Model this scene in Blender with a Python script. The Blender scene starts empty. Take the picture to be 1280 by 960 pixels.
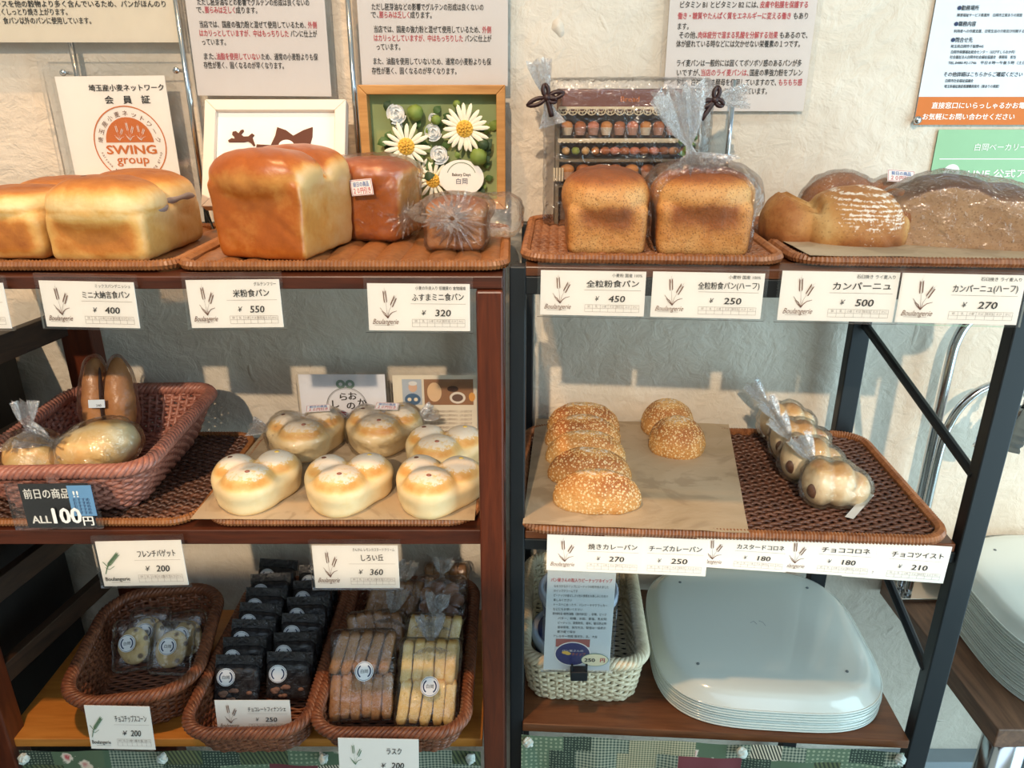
import bpy, math, random
import numpy as np
from mathutils import Vector, Matrix, Euler

C = bpy.context.scene.collection
scene = bpy.context.scene
R = math.radians
PI = math.pi

# ------------------------------------------------------------ camera
cam_data = bpy.data.cameras.new('camera')
cam_data.sensor_width = 36.0
cam_data.lens = 940.0 / 1280.0 * 36.0
cam_data.clip_start = 0.02
cam = bpy.data.objects.new('camera', cam_data)
C.objects.link(cam)
cam.location = (0.0, -0.694, 1.40)
cam.rotation_euler = (R(90 - 21.1), 0, 0)
scene.camera = cam

# ------------------------------------------------------------ world, sun, lamps, exposure
world = bpy.data.worlds.new('world')
scene.world = world
world.use_nodes = True
bg = world.node_tree.nodes['Background']
bg.inputs[0].default_value = (0.58, 0.79, 1.0, 1)
bg.inputs[1].default_value = 0.82

def lamp(name, kind, loc, direction, energy, color, **kw):
    d = bpy.data.lights.new(name, kind)
    d.energy = energy
    d.color = color
    for k, v in kw.items():
        setattr(d, k, v)
    o = bpy.data.objects.new(name, d)
    C.objects.link(o)
    o.location = loc
    o.rotation_euler = Vector(direction).to_track_quat('-Z', 'Y').to_euler()
    return o

lamp('sun', 'SUN', (-1, -4, 3), (0.145, 1.0, -0.63), 2.3, (1.0, 0.76, 0.52), angle=R(0.9))
# daylight from the shopfront on the right and added fill at the unseen window band behind the camera
lamp('shopfront_daylight', 'AREA', (1.62, -0.80, 1.05), (-1.0, 0.66, 0.0), 36.0, (0.60, 0.88, 1.0), shape='RECTANGLE', size=1.3, size_y=2.0)
lamp('window_fill', 'AREA', (-0.1, -1.9, 2.45), (0.05, 1.0, -0.42), 9.0, (0.70, 0.85, 1.0), shape='RECTANGLE', size=2.2, size_y=0.8)

scene.view_settings.view_transform = 'Standard'
scene.view_settings.look = 'None'
scene.view_settings.gamma = 1.0
scene.view_settings.use_curve_mapping = False
scene.view_settings.exposure = -0.08

# ------------------------------------------------------------ helpers: pixel of the photograph -> point on a real plane
CP, SP = math.cos(R(21.1)), math.sin(R(21.1))
def _ray(px, py):
    u = (px - 640) / 940.0; v = (480 - py) / 940.0
    return u, CP + v * SP, -SP + v * CP
def at(px, py, y):
    r = _ray(px, py); t = (y + 0.694) / r[1]
    return Vector((t * r[0], y, 1.4 + t * r[2]))
def RR(a, b, z=0.0, th=R(3.3)):
    "point in the right rack's own frame: a along its front, b towards the wall"
    return (0.012 + a * math.cos(th) + b * math.sin(th), 0.012 - a * math.sin(th) + b * math.cos(th), z)
RTH = -R(3.3)

# ------------------------------------------------------------ mesh helpers
class MB:
    def __init__(s): s.V = []; s.F = []; s.n = 0
    def add(s, V, F):
        V = np.asarray(V, float); F = [tuple(int(i) + s.n for i in f) for f in F]
        s.V.append(V); s.F += F; s.n += len(V); return s
    def box(s, c, d, M=None):
        x, y, z = d[0] / 2, d[1] / 2, d[2] / 2
        V = np.array([(-x,-y,-z),(x,-y,-z),(x,y,-z),(-x,y,-z),(-x,-y,z),(x,-y,z),(x,y,z),(-x,y,z)])
        if M is not None: V = V @ np.array(M.to_3x3() if hasattr(M, 'to_3x3') else M).T
        return s.add(V + np.array(c), [(0,3,2,1),(4,5,6,7),(0,1,5,4),(1,2,6,5),(2,3,7,6),(3,0,4,7)])
    def b2(s, x0, x1, y0, y1, z0, z1):
        return s.box(((x0+x1)/2, (y0+y1)/2, (z0+z1)/2), (abs(x1-x0), abs(y1-y0), abs(z1-z0)))
    def tube(s, P, r, k=6, closed=False, up=(0,0,1), cap=True):
        P = np.asarray(P, float); n = len(P)
        r = np.broadcast_to(np.asarray(r, float), (n,))
        T = (np.roll(P, -1, 0) - np.roll(P, 1, 0)) if closed else np.gradient(P, axis=0)
        T /= np.linalg.norm(T, axis=1)[:, None] + 1e-12
        U = np.array(up, float)
        A = np.cross(T, U); la = np.linalg.norm(A, axis=1)
        bad = la < 0.15
        if bad.any():
            A[bad] = np.cross(T[bad], np.array((1.0, 0.0, 0.0)))
            la = np.linalg.norm(A, axis=1)
        A /= la[:, None]; B = np.cross(A, T)
        t = np.arange(k) * 2 * PI / k
        V = (P[:, None, :] + r[:, None, None] * (np.cos(t)[None, :, None] * A[:, None, :] + np.sin(t)[None, :, None] * B[:, None, :])).reshape(-1, 3)
        F = []
        m = n if closed else n - 1
        for i in range(m):
            a = i * k; b = ((i + 1) % n) * k
            for j in range(k):
                j2 = (j + 1) % k
                F.append((a + j, a + j2, b + j2, b + j))
        if not closed and cap:
            F.append(tuple(range(k))[::-1]); F.append(tuple((n - 1) * k + j for j in range(k)))
        return s.add(V, F)
    def lathe(s, prof, c=(0,0,0), k=24, M=None):
        prof = np.array(prof, float); n = len(prof)
        t = np.arange(k) * 2 * PI / k
        V = np.stack([prof[:, 0, None] * np.cos(t), prof[:, 0, None] * np.sin(t), np.repeat(prof[:, 1, None], k, 1)], -1).reshape(-1, 3)
        if M is not None: V = V @ np.array(M.to_3x3()).T
        F = [(i*k+j, i*k+(j+1)%k, (i+1)*k+(j+1)%k, (i+1)*k+j) for i in range(n-1) for j in range(k)]
        return s.add(V + np.array(c), F)
    def prism(s, poly, y0, y1):
        "polygon in x,z extruded from y0 (front) to y1"
        n = len(poly)
        V = [(p[0], y0, p[1]) for p in poly] + [(p[0], y1, p[1]) for p in poly]
        F = [tuple(range(n)), tuple(range(2*n-1, n-1, -1))] + [(i, i+n, (i+1)%n+n, (i+1)%n) for i in range(n)]
        return s.add(V, F)
    def flat(s, poly, y):
        return s.add([(p[0], y, p[1]) for p in poly], [tuple(range(len(poly)))])
    def mesh(s, name, mats, smooth=False):
        me = bpy.data.meshes.new(name)
        V = np.concatenate(s.V) if s.V else np.zeros((0, 3))
        me.from_pydata(V.tolist(), [], s.F)
        for m in (mats if isinstance(mats, (list, tuple)) else [mats]): me.materials.append(m)
        if smooth: me.polygons.foreach_set('use_smooth', [True] * len(me.polygons))
        me.update()
        return me
    def obj(s, name, mat, parent=None, smooth=False, loc=None, rot=None, bevel=0, kind=None):
        o = mkobj(name, s.mesh(name, mat, smooth), parent, loc, rot)
        if bevel:
            b = o.modifiers.new('bevel', 'BEVEL'); b.width = bevel; b.segments = 2; b.limit_method = 'ANGLE'
        if kind: o['kind'] = kind
        return o

def mkobj(name, me, parent=None, loc=None, rot=None):
    o = bpy.data.objects.new(name, me); C.objects.link(o)
    if parent: o.parent = parent
    if loc is not None: o.location = loc
    if rot is not None: o.rotation_euler = rot
    return o
def tag(o, label=None, cat=None, group=None, kind=None):
    if label: o['label'] = label
    if cat: o['category'] = cat
    if group: o['group'] = group
    if kind: o['kind'] = kind
    return o
def thing(name, label, cat, loc=(0,0,0), rot=(0,0,0), group=None):
    o = bpy.data.objects.new(name, None); C.objects.link(o)
    o.empty_display_size = 0.02
    o.location = loc; o.rotation_euler = rot if hasattr(rot, '__len__') else (0, 0, rot)
    return tag(o, label, cat, group)
def dup(o, loc=None, rot=None, label=None):
    r = o.copy(); C.objects.link(r)
    if loc is not None: r.location = loc
    if rot is not None: r.rotation_euler = rot if hasattr(rot, '__len__') else (0, 0, rot)
    if label: r['label'] = label
    for ch in o.children:
        c = ch.copy(); C.objects.link(c); c.parent = r
        for g in ch.children:
            d = g.copy(); C.objects.link(d); d.parent = c
    return r
def struct(o): o['kind'] = 'structure'; return o

# ------------------------------------------------------------ materials
def lin(c):
    f = lambda v: (v / 12.92 if v <= 0.04045 else ((v + 0.055) / 1.055) ** 2.4)
    return tuple(f(x / 255.0) for x in c) + (1.0,)
class NT:
    def __init__(s, name):
        s.m = bpy.data.materials.new(name); s.m.use_nodes = True
        s.t = s.m.node_tree; s.N = s.t.nodes; s.L = s.t.links
        s.p = s.N['Principled BSDF']; s.out = s.N['Material Output']
    def n(s, typ, **kw):
        x = s.N.new(typ)
        for k, v in kw.items():
            if k in x.inputs: x.inputs[k].default_value = v
            else: setattr(x, k, v)
        return x
    def l(s, a, b): s.L.new(a, b)
    def coord(s, which='Object', scale=(1,1,1)):
        tc = s.n('ShaderNodeTexCoord'); mp = s.n('ShaderNodeMapping'); mp.inputs['Scale'].default_value = scale
        s.l(tc.outputs[which], mp.inputs[0]); return mp.outputs[0]
    def noise(s, vec, scale, detail=4, rough=0.5, dist=0.0):
        x = s.n('ShaderNodeTexNoise'); x.inputs['Scale'].default_value = scale
        x.inputs['Detail'].default_value = detail; x.inputs['Roughness'].default_value = rough
        x.inputs['Distortion'].default_value = dist
        s.l(vec, x.inputs['Vector']); return x.outputs[0]
    def ramp(s, fac, stops):
        r = s.n('ShaderNodeValToRGB'); e = r.color_ramp.elements
        while len(e) < len(stops): e.new(0.5)
        for i, (p, c) in enumerate(stops):
            e[i].position = p; e[i].color = c if len(c) == 4 else lin(c)
        s.l(fac, r.inputs[0]); return r.outputs[0]
    def bump(s, h, strength=0.5, dist=0.001):
        b = s.n('ShaderNodeBump'); b.inputs['Strength'].default_value = strength; b.inputs['Distance'].default_value = dist
        s.l(h, b.inputs['Height']); s.l(b.outputs[0], s.p.inputs['Normal']); return b
    def math(s, op, a, b=None):
        m = s.n('ShaderNodeMath', operation=op)
        for i, v in enumerate((a, b)):
            if v is None: continue
            if isinstance(v, (int, float)): m.inputs[i].default_value = v
            else: s.l(v, m.inputs[i])
        return m.outputs[0]
    def mix(s, fac, a, b, blend='MIX'):
        m = s.n('ShaderNodeMix', data_type='RGBA', blend_type=blend)
        for i, v in ((0, fac), (6, a), (7, b)):
            if isinstance(v, (int, float)): m.inputs[i].default_value = v
            elif isinstance(v, tuple): m.inputs[i].default_value = v if len(v) == 4 else lin(v)
            else: s.l(v, m.inputs[i])
        return m.outputs[2]
    def base(s, v):
        if isinstance(v, tuple): s.p.inputs['Base Color'].default_value = v if len(v) == 4 else lin(v)
        else: s.l(v, s.p.inputs['Base Color'])
    def set(s, **kw):
        for k, v in kw.items(): s.p.inputs[k.replace('_', ' ')].default_value = v
_pc = {}
def plain(rgb, rough=0.6, metal=0.0, name=None, var=0.06):
    key = (rgb, rough, metal)
    if key in _pc: return _pc[key]
    m = NT(name or 'paint'); v = m.coord()
    n = m.noise(v, 40, 3)
    c = lin(rgb)
    m.base(m.mix(n, tuple(x * (1 - var) for x in c[:3]) + (1,), tuple(min(1, x * (1 + var)) for x in c[:3]) + (1,)))
    m.set(Roughness=rough, Metallic=metal)
    _pc[key] = m.m
    return m.m

def mat_plaster():
    m = NT('trowelled_plaster'); v = m.coord('Object')
    n1 = m.noise(v, 9, 5, 0.6, 1.2); n2 = m.noise(v, 45, 4, 0.6, 0.6)
    w = m.n('ShaderNodeTexNoise'); w.noise_type = 'RIDGED_MULTIFRACTAL' if hasattr(w, 'noise_type') else w.noise_type
    w.inputs['Scale'].default_value = 18; w.inputs['Detail'].default_value = 3; w.inputs['Distortion'].default_value = 0.8
    m.l(v, w.inputs['Vector'])
    m.base(m.ramp(n1, [(0.25, (206, 195, 178)), (0.75, (224, 215, 200))]))
    wr = m.ramp(w.outputs[0], [(0.5, (0,0,0,1)), (0.9, (1,1,1,1))])
    h = m.math('ADD', m.math('MULTIPLY', wr, 1.5), m.math('MULTIPLY', n2, 0.6))
    h = m.math('ADD', h, n1)
    m.bump(h, 0.85, 0.0065); m.set(Roughness=0.85)
    return m.m
def mat_wood(name, dark, light, rough=0.4, axis='X', scale=1.0):
    m = NT(name)
    sc = {'X': (2, 22, 22), 'Y': (22, 2, 22), 'Z': (22, 22, 2)}[axis]
    v = m.coord('Object', tuple(a * scale for a in sc))
    n = m.noise(v, 3.0, 6, 0.62, 1.0); n2 = m.noise(v, 14, 3, 0.5, 0.3)
    f = m.math('ADD', m.math('MULTIPLY', n, 0.75), m.math('MULTIPLY', n2, 0.25))
    m.base(m.ramp(f, [(0.32, dark), (0.68, light)]))
    m.bump(f, 0.15, 0.0008); m.set(Roughness=rough)
    return m.m
def mat_bread(name, stops, rough=0.5, speck=None, bump=0.35, bscale=160, bdist=0.0012, coat=0.0):
    "stops: pale -> dark crust, driven by the crust amount stored per vertex (R) and flour (G)"
    m = NT(name); v = m.coord('Object')
    a = m.n('ShaderNodeVertexColor'); a.layer_name = 'crust'
    sep = m.n('ShaderNodeSeparateColor'); m.l(a.outputs[0], sep.inputs[0])
    n = m.noise(v, 28, 5, 0.6, 0.4); nf = m.noise(v, bscale, 3, 0.6)
    f = m.math('ADD', sep.outputs[0], m.math('MULTIPLY', m.math('SUBTRACT', n, 0.5), 0.55))
    f = m.math('ADD', f, m.math('MULTIPLY', m.math('SUBTRACT', nf, 0.5), 0.22))
    col = m.ramp(f, stops)
    if speck:
        vo = m.n('ShaderNodeTexVoronoi'); vo.inputs['Scale'].default_value = speck[1]; m.l(v, vo.inputs['Vector'])
        k = m.ramp(vo.outputs['Distance'], [(speck[2], (1,1,1,1)), (speck[2] + 0.12, (0,0,0,1))])
        col = m.mix(m.math('MULTIPLY', k, speck[3]), col, speck[0])
    fl = m.noise(v, 230, 2, 0.7); fl2 = m.noise(v, 20, 3, 0.5)
    g = m.math('ADD', sep.outputs[1], m.math('MULTIPLY', m.math('SUBTRACT', fl, 0.5), 1.5))
    g = m.math('ADD', g, m.math('MULTIPLY', m.math('SUBTRACT', fl2, 0.5), 0.8))
    k = m.ramp(g, [(0.48, (0,0,0,1)), (0.72, (1,1,1,1))])
    k = m.math('MULTIPLY', k, m.ramp(sep.outputs[1], [(0.02, (0,0,0,1)), (0.15, (1,1,1,1))]))
    col = m.mix(m.math('MULTIPLY', k, 0.8), col, (240, 232, 220))
    m.base(col)
    m.bump(m.math('ADD', nf, m.math('MULTIPLY', n, 1.2)), bump, bdist)
    m.set(Roughness=rough, Coat_Weight=coat, Coat_Roughness=0.3)
    m.p.inputs['Subsurface Weight'].default_value = 0.0
    return m.m
def mat_film(name, gloss=0.10, white=0.04, rough=0.08, bscale=60, bstr=0.8, tint=(1,1,1,1)):
    "thin clear cellophane: see-through with crumpled highlights"
    m = NT(name); m.N.remove(m.p); v = m.coord('Object')
    n = m.noise(v, bscale, 3, 0.6, 2.0)
    b = m.n('ShaderNodeBump'); b.inputs['Strength'].default_value = bstr; b.inputs['Distance'].default_value = 0.003
    m.l(n, b.inputs['Height'])
    tr = m.n('ShaderNodeBsdfTransparent'); tr.inputs[0].default_value = tint
    gl = m.n('ShaderNodeBsdfGlossy'); gl.inputs['Roughness'].default_value = rough; m.l(b.outputs[0], gl.inputs['Normal'])
    gl.inputs[0].default_value = (1, 1, 1, 1)
    df = m.n('ShaderNodeBsdfTranslucent'); df.inputs[0].default_value = (0.95, 0.97, 1, 1)
    df2 = m.n('ShaderNodeBsdfDiffuse'); df2.inputs[0].default_value = (0.92, 0.95, 1, 1); m.l(b.outputs[0], df2.inputs['Normal'])
    lw = m.n('ShaderNodeLayerWeight'); lw.inputs['Blend'].default_value = 0.25; m.l(b.outputs[0], lw.inputs['Normal'])
    f = m.math('ADD', m.math('MULTIPLY', lw.outputs['Fresnel'], 0.7), gloss)
    m1 = m.n('ShaderNodeMixShader'); m.l(f, m1.inputs[0]); m.l(tr.outputs[0], m1.inputs[1]); m.l(gl.outputs[0], m1.inputs[2])
    md = m.n('ShaderNodeMixShader'); md.inputs[0].default_value = 0.5; m.l(df.outputs[0], md.inputs[1]); m.l(df2.outputs[0], md.inputs[2])
    cr = m.ramp(n, [(0.5, (0,0,0,1)), (0.7, (1,1,1,1))])
    m2 = m.n('ShaderNodeMixShader'); m.l(m.math('ADD', m.math('MULTIPLY', cr, white * 2.0), white * 0.4), m2.inputs[0])
    m.l(m1.outputs[0], m2.inputs[1]); m.l(md.outputs[0], m2.inputs[2])
    m.l(m2.outputs[0], m.out.inputs[0])
    return m.m

M = {}
M['plaster'] = mat_plaster()
M['red_wood'] = mat_wood('red_brown_wood', (58, 24, 13), (104, 47, 24), 0.35, 'Z')
M['red_wood_x'] = mat_wood('red_brown_wood_board', (52, 24, 15), (92, 44, 25), 0.38, 'X')
M['pine'] = mat_wood('honey_pine', (176, 108, 40), (206, 138, 62), 0.4, 'X')
M['dark_wood'] = mat_wood('dark_side_wood', (30, 20, 14), (62, 42, 28), 0.45, 'Y')
M['walnut'] = mat_wood('walnut_board', (74, 42, 24), (122, 74, 44), 0.35, 'X')
M['table_wood'] = mat_wood('table_walnut', (84, 58, 44), (138, 100, 76), 0.4, 'Y')
M['black_cabinet'] = mat_wood('near_black_wood', (18, 15, 13), (30, 26, 22), 0.6, 'Z')
M['black_metal'] = plain((13, 21, 27), 0.5, 0.0, 'black_powder_coat')
M['paper'] = plain((244, 240, 232), 0.7, 0, 'card_paper', 0.02)
M['poster'] = plain((216, 211, 208), 0.5, 0, 'poster_paper', 0.02)
M['chrome'] = plain((205, 208, 210), 0.16, 1.0, 'chrome')
M['ink'] = plain((34, 32, 30), 0.7, 0, 'black_ink')
M['ink_brown'] = plain((120, 84, 66), 0.7, 0, 'brown_ink')
M['ink_grey'] = plain((168, 158, 150), 0.7, 0, 'grey_ink')
M['ink_red'] = plain((190, 62, 72), 0.7, 0, 'red_ink')
M['ink_blue'] = plain((62, 110, 176), 0.7, 0, 'blue_ink')
M['ink_green'] = plain((92, 128, 92), 0.7, 0, 'green_ink')
M['ink_orange'] = plain((203, 112, 42), 0.7, 0, 'orange_ink')
M['ink_white'] = plain((245, 245, 240), 0.7, 0, 'white_ink')
M['ink_navy'] = plain((40, 56, 92), 0.7, 0, 'navy_ink')
M['film'] = mat_film('cellophane', 0.05, 0.022, 0.10, 55, 0.9)
M['film_neck'] = mat_film('gathered_cellophane', 0.20, 0.13, 0.14, 120, 1.0)
M['film_soft'] = mat_film('soft_cellophane', 0.03, 0.02, 0.15, 30, 0.5)
M['film_dull'] = mat_film('matt_cellophane', 0.01, 0.02, 0.3, 40, 0.6)
M['sleeve'] = mat_film('clear_card_sleeve', 0.035, 0.015, 0.06, 8, 0.15)
def mat_rattan(name, dark, light, rough=0.42, scale=140):
    m = NT(name); v = m.coord('Object'); n = m.noise(v, scale, 2, 0.5); n2 = m.noise(v, 12, 3, 0.5)
    f = m.math('ADD', m.math('MULTIPLY', n, 0.6), m.math('MULTIPLY', n2, 0.4))
    m.base(m.ramp(f, [(0.35, dark), (0.65, light)])); m.set(Roughness=rough); return m.m
M['rattan'] = mat_rattan('brown_rattan', (104, 62, 38), (150, 98, 62))
M['rattan_rim'] = mat_rattan('brown_rattan_rim', (116, 70, 42), (166, 112, 72))
M['rattan_orange'] = mat_rattan('orange_rattan', (128, 80, 44), (160, 106, 62))
M['rattan_dark'] = mat_rattan('dark_rattan', (66, 40, 30), (108, 70, 52))
M['rattan_gap'] = plain((44, 26, 20), 0.8, 0, 'rattan_core')
M['basket_pink'] = mat_rattan('rosy_rattan', (134, 84, 72), (178, 118, 100))
M['basket_brown'] = mat_rattan('reddish_rattan', (96, 54, 36), (146, 88, 58))
M['basket_ivory'] = mat_rattan('ivory_rattan', (206, 190, 156), (232, 220, 190))
def mat_parchment():
    m = NT('parchment'); v = m.coord('Object'); n = m.noise(v, 9, 5, 0.6, 1.0); n2 = m.noise(v, 60, 3)
    n3 = m.noise(v, 16, 3, .6, 1.5)
    m.base(m.mix(m.math('MULTIPLY', m.ramp(n3, [(0.52, (0,0,0,1)), (0.62, (1,1,1,1))]), .45), m.ramp(n, [(0.3, (174, 154, 124)), (0.7, (192, 174, 148))]), (142, 122, 98))); m.bump(m.math('ADD', n, m.math('MULTIPLY', n2, 0.15)), 0.5, 0.004)
    m.set(Roughness=0.55); return m.m
M['parchment'] = mat_parchment()
def mat_melamine(rgb):
    m = NT('glossy_melamine'); v = m.coord('Object'); n = m.noise(v, 6, 3); c = lin(rgb)
    m.base(m.mix(n, tuple(x * .97 for x in c[:3]) + (1,), c)); m.set(Roughness=0.1, Coat_Weight=0.4, Coat_Roughness=0.05)
    return m.m
M['tray'] = mat_melamine((222, 228, 220))

# ------------------------------------------------------------ lettering: collected first, turned into meshes at the end
PEND = []          # (parent, ink, bold, text, x, z, em_w, em_h, shear, y, rot)
def ems(t):
    return sum(0.56 if ord(c) < 0x2000 else 1.0 for c in t)
def write(parent, text, x, z, h, ink='ink', w=None, bold=0.0, align='L', shear=0.0, y=-0.0006, rot=0.0):
    "one run of lettering on a sheet whose face is the local x,z plane"
    e = ems(text); ew = (w / e) if w else h
    if align == 'C': x0 = x - e * ew / 2 * math.cos(rot); z = z - e * ew / 2 * math.sin(rot)
    elif align == 'R': x0 = x - e * ew
    else: x0 = x
    PEND.append((parent, ink, bold, text, x0, z, ew, h, shear, y, rot))
def write_line(parent, segs, x0, x1, z, h, bold=0.0, y=-0.0006, slope=0.0):
    tot = sum(ems(t) for t, _ in segs); ew = (x1 - x0) / tot; x = x0
    for t, ink in segs:
        PEND.append((parent, ink, bold, t, x, z + (x - x0) * slope, ew, h, 0.0, y, math.atan(slope)))
        x += ems(t) * ew
def flush_text():
    curves = {}
    for p in PEND:
        key = p[3]
        if key not in curves:
            cu = bpy.data.curves.new('lettering', 'FONT'); cu.body = key; cu.size = 1.0
            cu.resolution_u = 2
            o = bpy.data.objects.new('lettering_source', cu); C.objects.link(o); curves[key] = o
    bpy.context.view_layer.update()
    dg = bpy.context.evaluated_depsgraph_get()
    cache = {}
    for k, o in curves.items():
        me = bpy.data.meshes.new_from_object(o.evaluated_get(dg))
        n = len(me.vertices); V = np.zeros(n * 3); me.vertices.foreach_get('co', V); V = V.reshape(-1, 3)
        F = [tuple(q.vertices) for q in me.polygons]
        ex = ems(k); wd = V[:, 0].max() if n else 1.0
        if n: V[:, 0] *= min(1.35, max(0.6, (ex * 0.98) / max(wd, 1e-3)))
        cache[k] = (V, F); bpy.data.meshes.remove(me)
    for o in curves.values():
        cu = o.data; bpy.data.objects.remove(o); bpy.data.curves.remove(cu)
    groups = {}
    for (parent, ink, bold, text, x, z, ew, h, shear, y, rot) in PEND:
        V, F = cache[text]
        if not len(V): continue
        X = V[:, 0] * ew + V[:, 1] * h * shear; Z = (V[:, 1] - 0.36) * h
        c, s_ = math.cos(rot), math.sin(rot)
        W = np.stack([x + X * c - Z * s_, np.full(len(V), y), z + X * s_ + Z * c], -1)
        g = groups.setdefault((parent.name, ink), [parent, MB()]); g[1].add(W, F)
        if bold:
            sh = max(bold, 0.02) * ew * 1.6
            g[1].add(W + np.array((sh * c, -0.00003, sh * s_)), F); g[1].add(W + np.array((sh * .5 * c, -0.00006, sh * .5 + sh * .5 * s_)), F)
    for (pn, ink), (parent, mb) in groups.items():
        mb.obj('lettering', M[ink], parent)

# ------------------------------------------------------------ dough: star-shaped surfaces sampled from distance fields
def cube_sphere(n):
    V = {}; P = []; F = []
    def vid(a):
        k = tuple(a)
        if k not in V: V[k] = len(P); P.append(a)
        return V[k]
    for ax in range(3):
        for sgn in (0, n):
            for i in range(n):
                for j in range(n):
                    q = []
                    for (di, dj) in ((0,0),(1,0),(1,1),(0,1)):
                        a = [0, 0, 0]; a[ax] = sgn; a[(ax+1)%3] = i + di; a[(ax+2)%3] = j + dj
                        q.append(vid(a))
                    F.append(tuple(q) if sgn else tuple(q[::-1]))
    P = np.array(P, float) / n * 2 - 1
    P = np.tan(P * PI / 4)
    return P / np.linalg.norm(P, axis=1)[:, None], F
_cs = {}
def CS(n):
    if n not in _cs: _cs[n] = cube_sphere(n)
    return _cs[n]
def length(p): return np.sqrt((p ** 2).sum(-1))
def s_box(p, c, h, r):
    q = np.abs(p - np.array(c)) - (np.array(h) - r)
    return length(np.maximum(q, 0)) + np.minimum(q.max(-1), 0) - r
def s_ell(p, c, r):
    r = np.array(r, float); q = (p - np.array(c)) / r; k = length(q); k2 = length(q / r) + 1e-9
    return k * (k - 1) / k2
def smin(a, b, k):
    h = np.clip(0.5 + 0.5 * (b - a) / k, 0, 1); return b * (1 - h) + a * h - k * h * (1 - h)
def smax(a, b, k): return -smin(-a, -b, k)
def wob(p, f, seed=0):
    "cheap smooth noise in [-1, 1]"
    rs = np.random.RandomState(seed); out = 0
    for i in range(5):
        d = rs.normal(size=3); d /= np.linalg.norm(d)
        out = out + np.sin(p @ d * f * (0.7 + 0.25 * i) + rs.rand() * 6.28 + 1.3 * np.sin(p @ np.roll(d, 1) * f * 0.8 + rs.rand() * 6))
    return out / 5
def star(sdf, c, n, tmax=0.3):
    D, F = CS(n); c = np.array(c, float)
    lo = np.zeros(len(D)); hi = np.full(len(D), tmax)
    # march outward so that the first surface crossing is found
    ts = np.linspace(0, tmax, 40); done = np.zeros(len(D), bool)
    for a, b in zip(ts[:-1], ts[1:]):
        v = sdf(c + D * b); hit = (v > 0) & ~done
        lo[hit] = a; hi[hit] = b; done |= hit
    for _ in range(14):
        mid = (lo + hi) / 2; v = sdf(c + D * mid[:, None])
        lo = np.where(v < 0, mid, lo); hi = np.where(v < 0, hi, mid)
    return c + D * ((lo + hi) / 2)[:, None], F, D
def dough(name, sdf, c, n, mat, crust, parent=None, rough=0.0006, seed=0, floor=0.0, tmax=0.3):
    V, F, D = star(sdf, c, n, tmax)
    V = V + D * (wob(V, 220, seed)[:, None] * rough)
    V[:, 2] = np.maximum(V[:, 2], floor)
    me = bpy.data.meshes.new(name); me.from_pydata(V.tolist(), [], F)
    me.polygons.foreach_set('use_smooth', [True] * len(F)); me.update()
    N = np.zeros(len(V) * 3); me.vertex_normals.foreach_get('vector', N) if hasattr(me, 'vertex_normals') else me.vertices.foreach_get('normal', N)
    N = N.reshape(-1, 3)
    a, g = crust(V, N)
    col = np.stack([np.clip(a, 0, 1), np.clip(g, 0, 1) + 0 * a, 0 * a, 1 + 0 * a], -1)
    at_ = me.color_attributes.new('crust', 'FLOAT_COLOR', 'POINT'); at_.data.foreach_set('color', col.ravel())
    me.materials.append(mat)
    return mkobj(name, me, parent)
def bag(sdf, c, n, off=0.004, crumple=0.003, parent=None, seed=0, mat=None, floor=0.0, name='cellophane_bag', tmax=0.3):
    V, F, D = star(lambda p: sdf(p) - off, c, n, tmax)
    k = np.abs(wob(V, 150, seed)) * 0.7 + np.abs(wob(V, 330, seed + 5)) * 0.3
    V = V + D * (k[:, None] * crumple)
    V[:, 2] = np.maximum(V[:, 2], floor + 0.0004)
    me = bpy.data.meshes.new(name); me.from_pydata(V.tolist(), [], F)
    me.polygons.foreach_set('use_smooth', [True] * len(F)); me.materials.append(mat or M['film']); me.update()
    return mkobj(name, me, parent)
def frill(p0, d, L, r0, r1, folds=9, parent=None, seed=0, mat=None, skirt=0.02, rs=0.022, name='gathered_neck'):
    "tied cellophane: a skirt of folds below the knot and a flared tuft above it"
    rnd = random.Random(seed); d = Vector(d).normalized(); q = d.to_track_quat('Z', 'Y').to_matrix()
    K = folds * 4; mb = MB(); ph = [rnd.uniform(-.35, .35) for _ in range(K)]; am = [rnd.uniform(.4, 1.2) for _ in range(K)]
    S = [-skirt, -skirt * .5, -0.004, 0, 0.004, L * .3, L * .6, L * .85, L]
    Rr = [rs, rs * .5, r0 * 1.3, r0, r0 * 1.2, r0 + (r1 - r0) * .45, r0 + (r1 - r0) * .75, r1 * .95, r1 * 1.05]
    V = []
    for i, (s_, r_) in enumerate(zip(S, Rr)):
        for j in range(K):
            a = j / K * 2 * PI + ph[j] * (0.3 if i > 3 else .1); f = 1 + 0.38 * (1 if j % 2 else -1) * am[j] * (0.3 + 0.7 * min(1, abs(i - 3) / 3))
            w = rnd.uniform(-1, 1) * L * .12 if i == len(S) - 1 else 0
            V.append((math.cos(a) * r_ * f, math.sin(a) * r_ * f * (0.6 if i > 3 else 1), s_ + w))
    F = [(i*K+j, i*K+(j+1)%K, (i+1)*K+(j+1)%K, (i+1)*K+j) for i in range(len(S)-1) for j in range(K)]
    V = np.array(V) @ np.array(q).T + np.array(p0)
    mb.add(V, F)
    return mb.obj(name, mat or M['film_neck'], parent, smooth=False)

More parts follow.
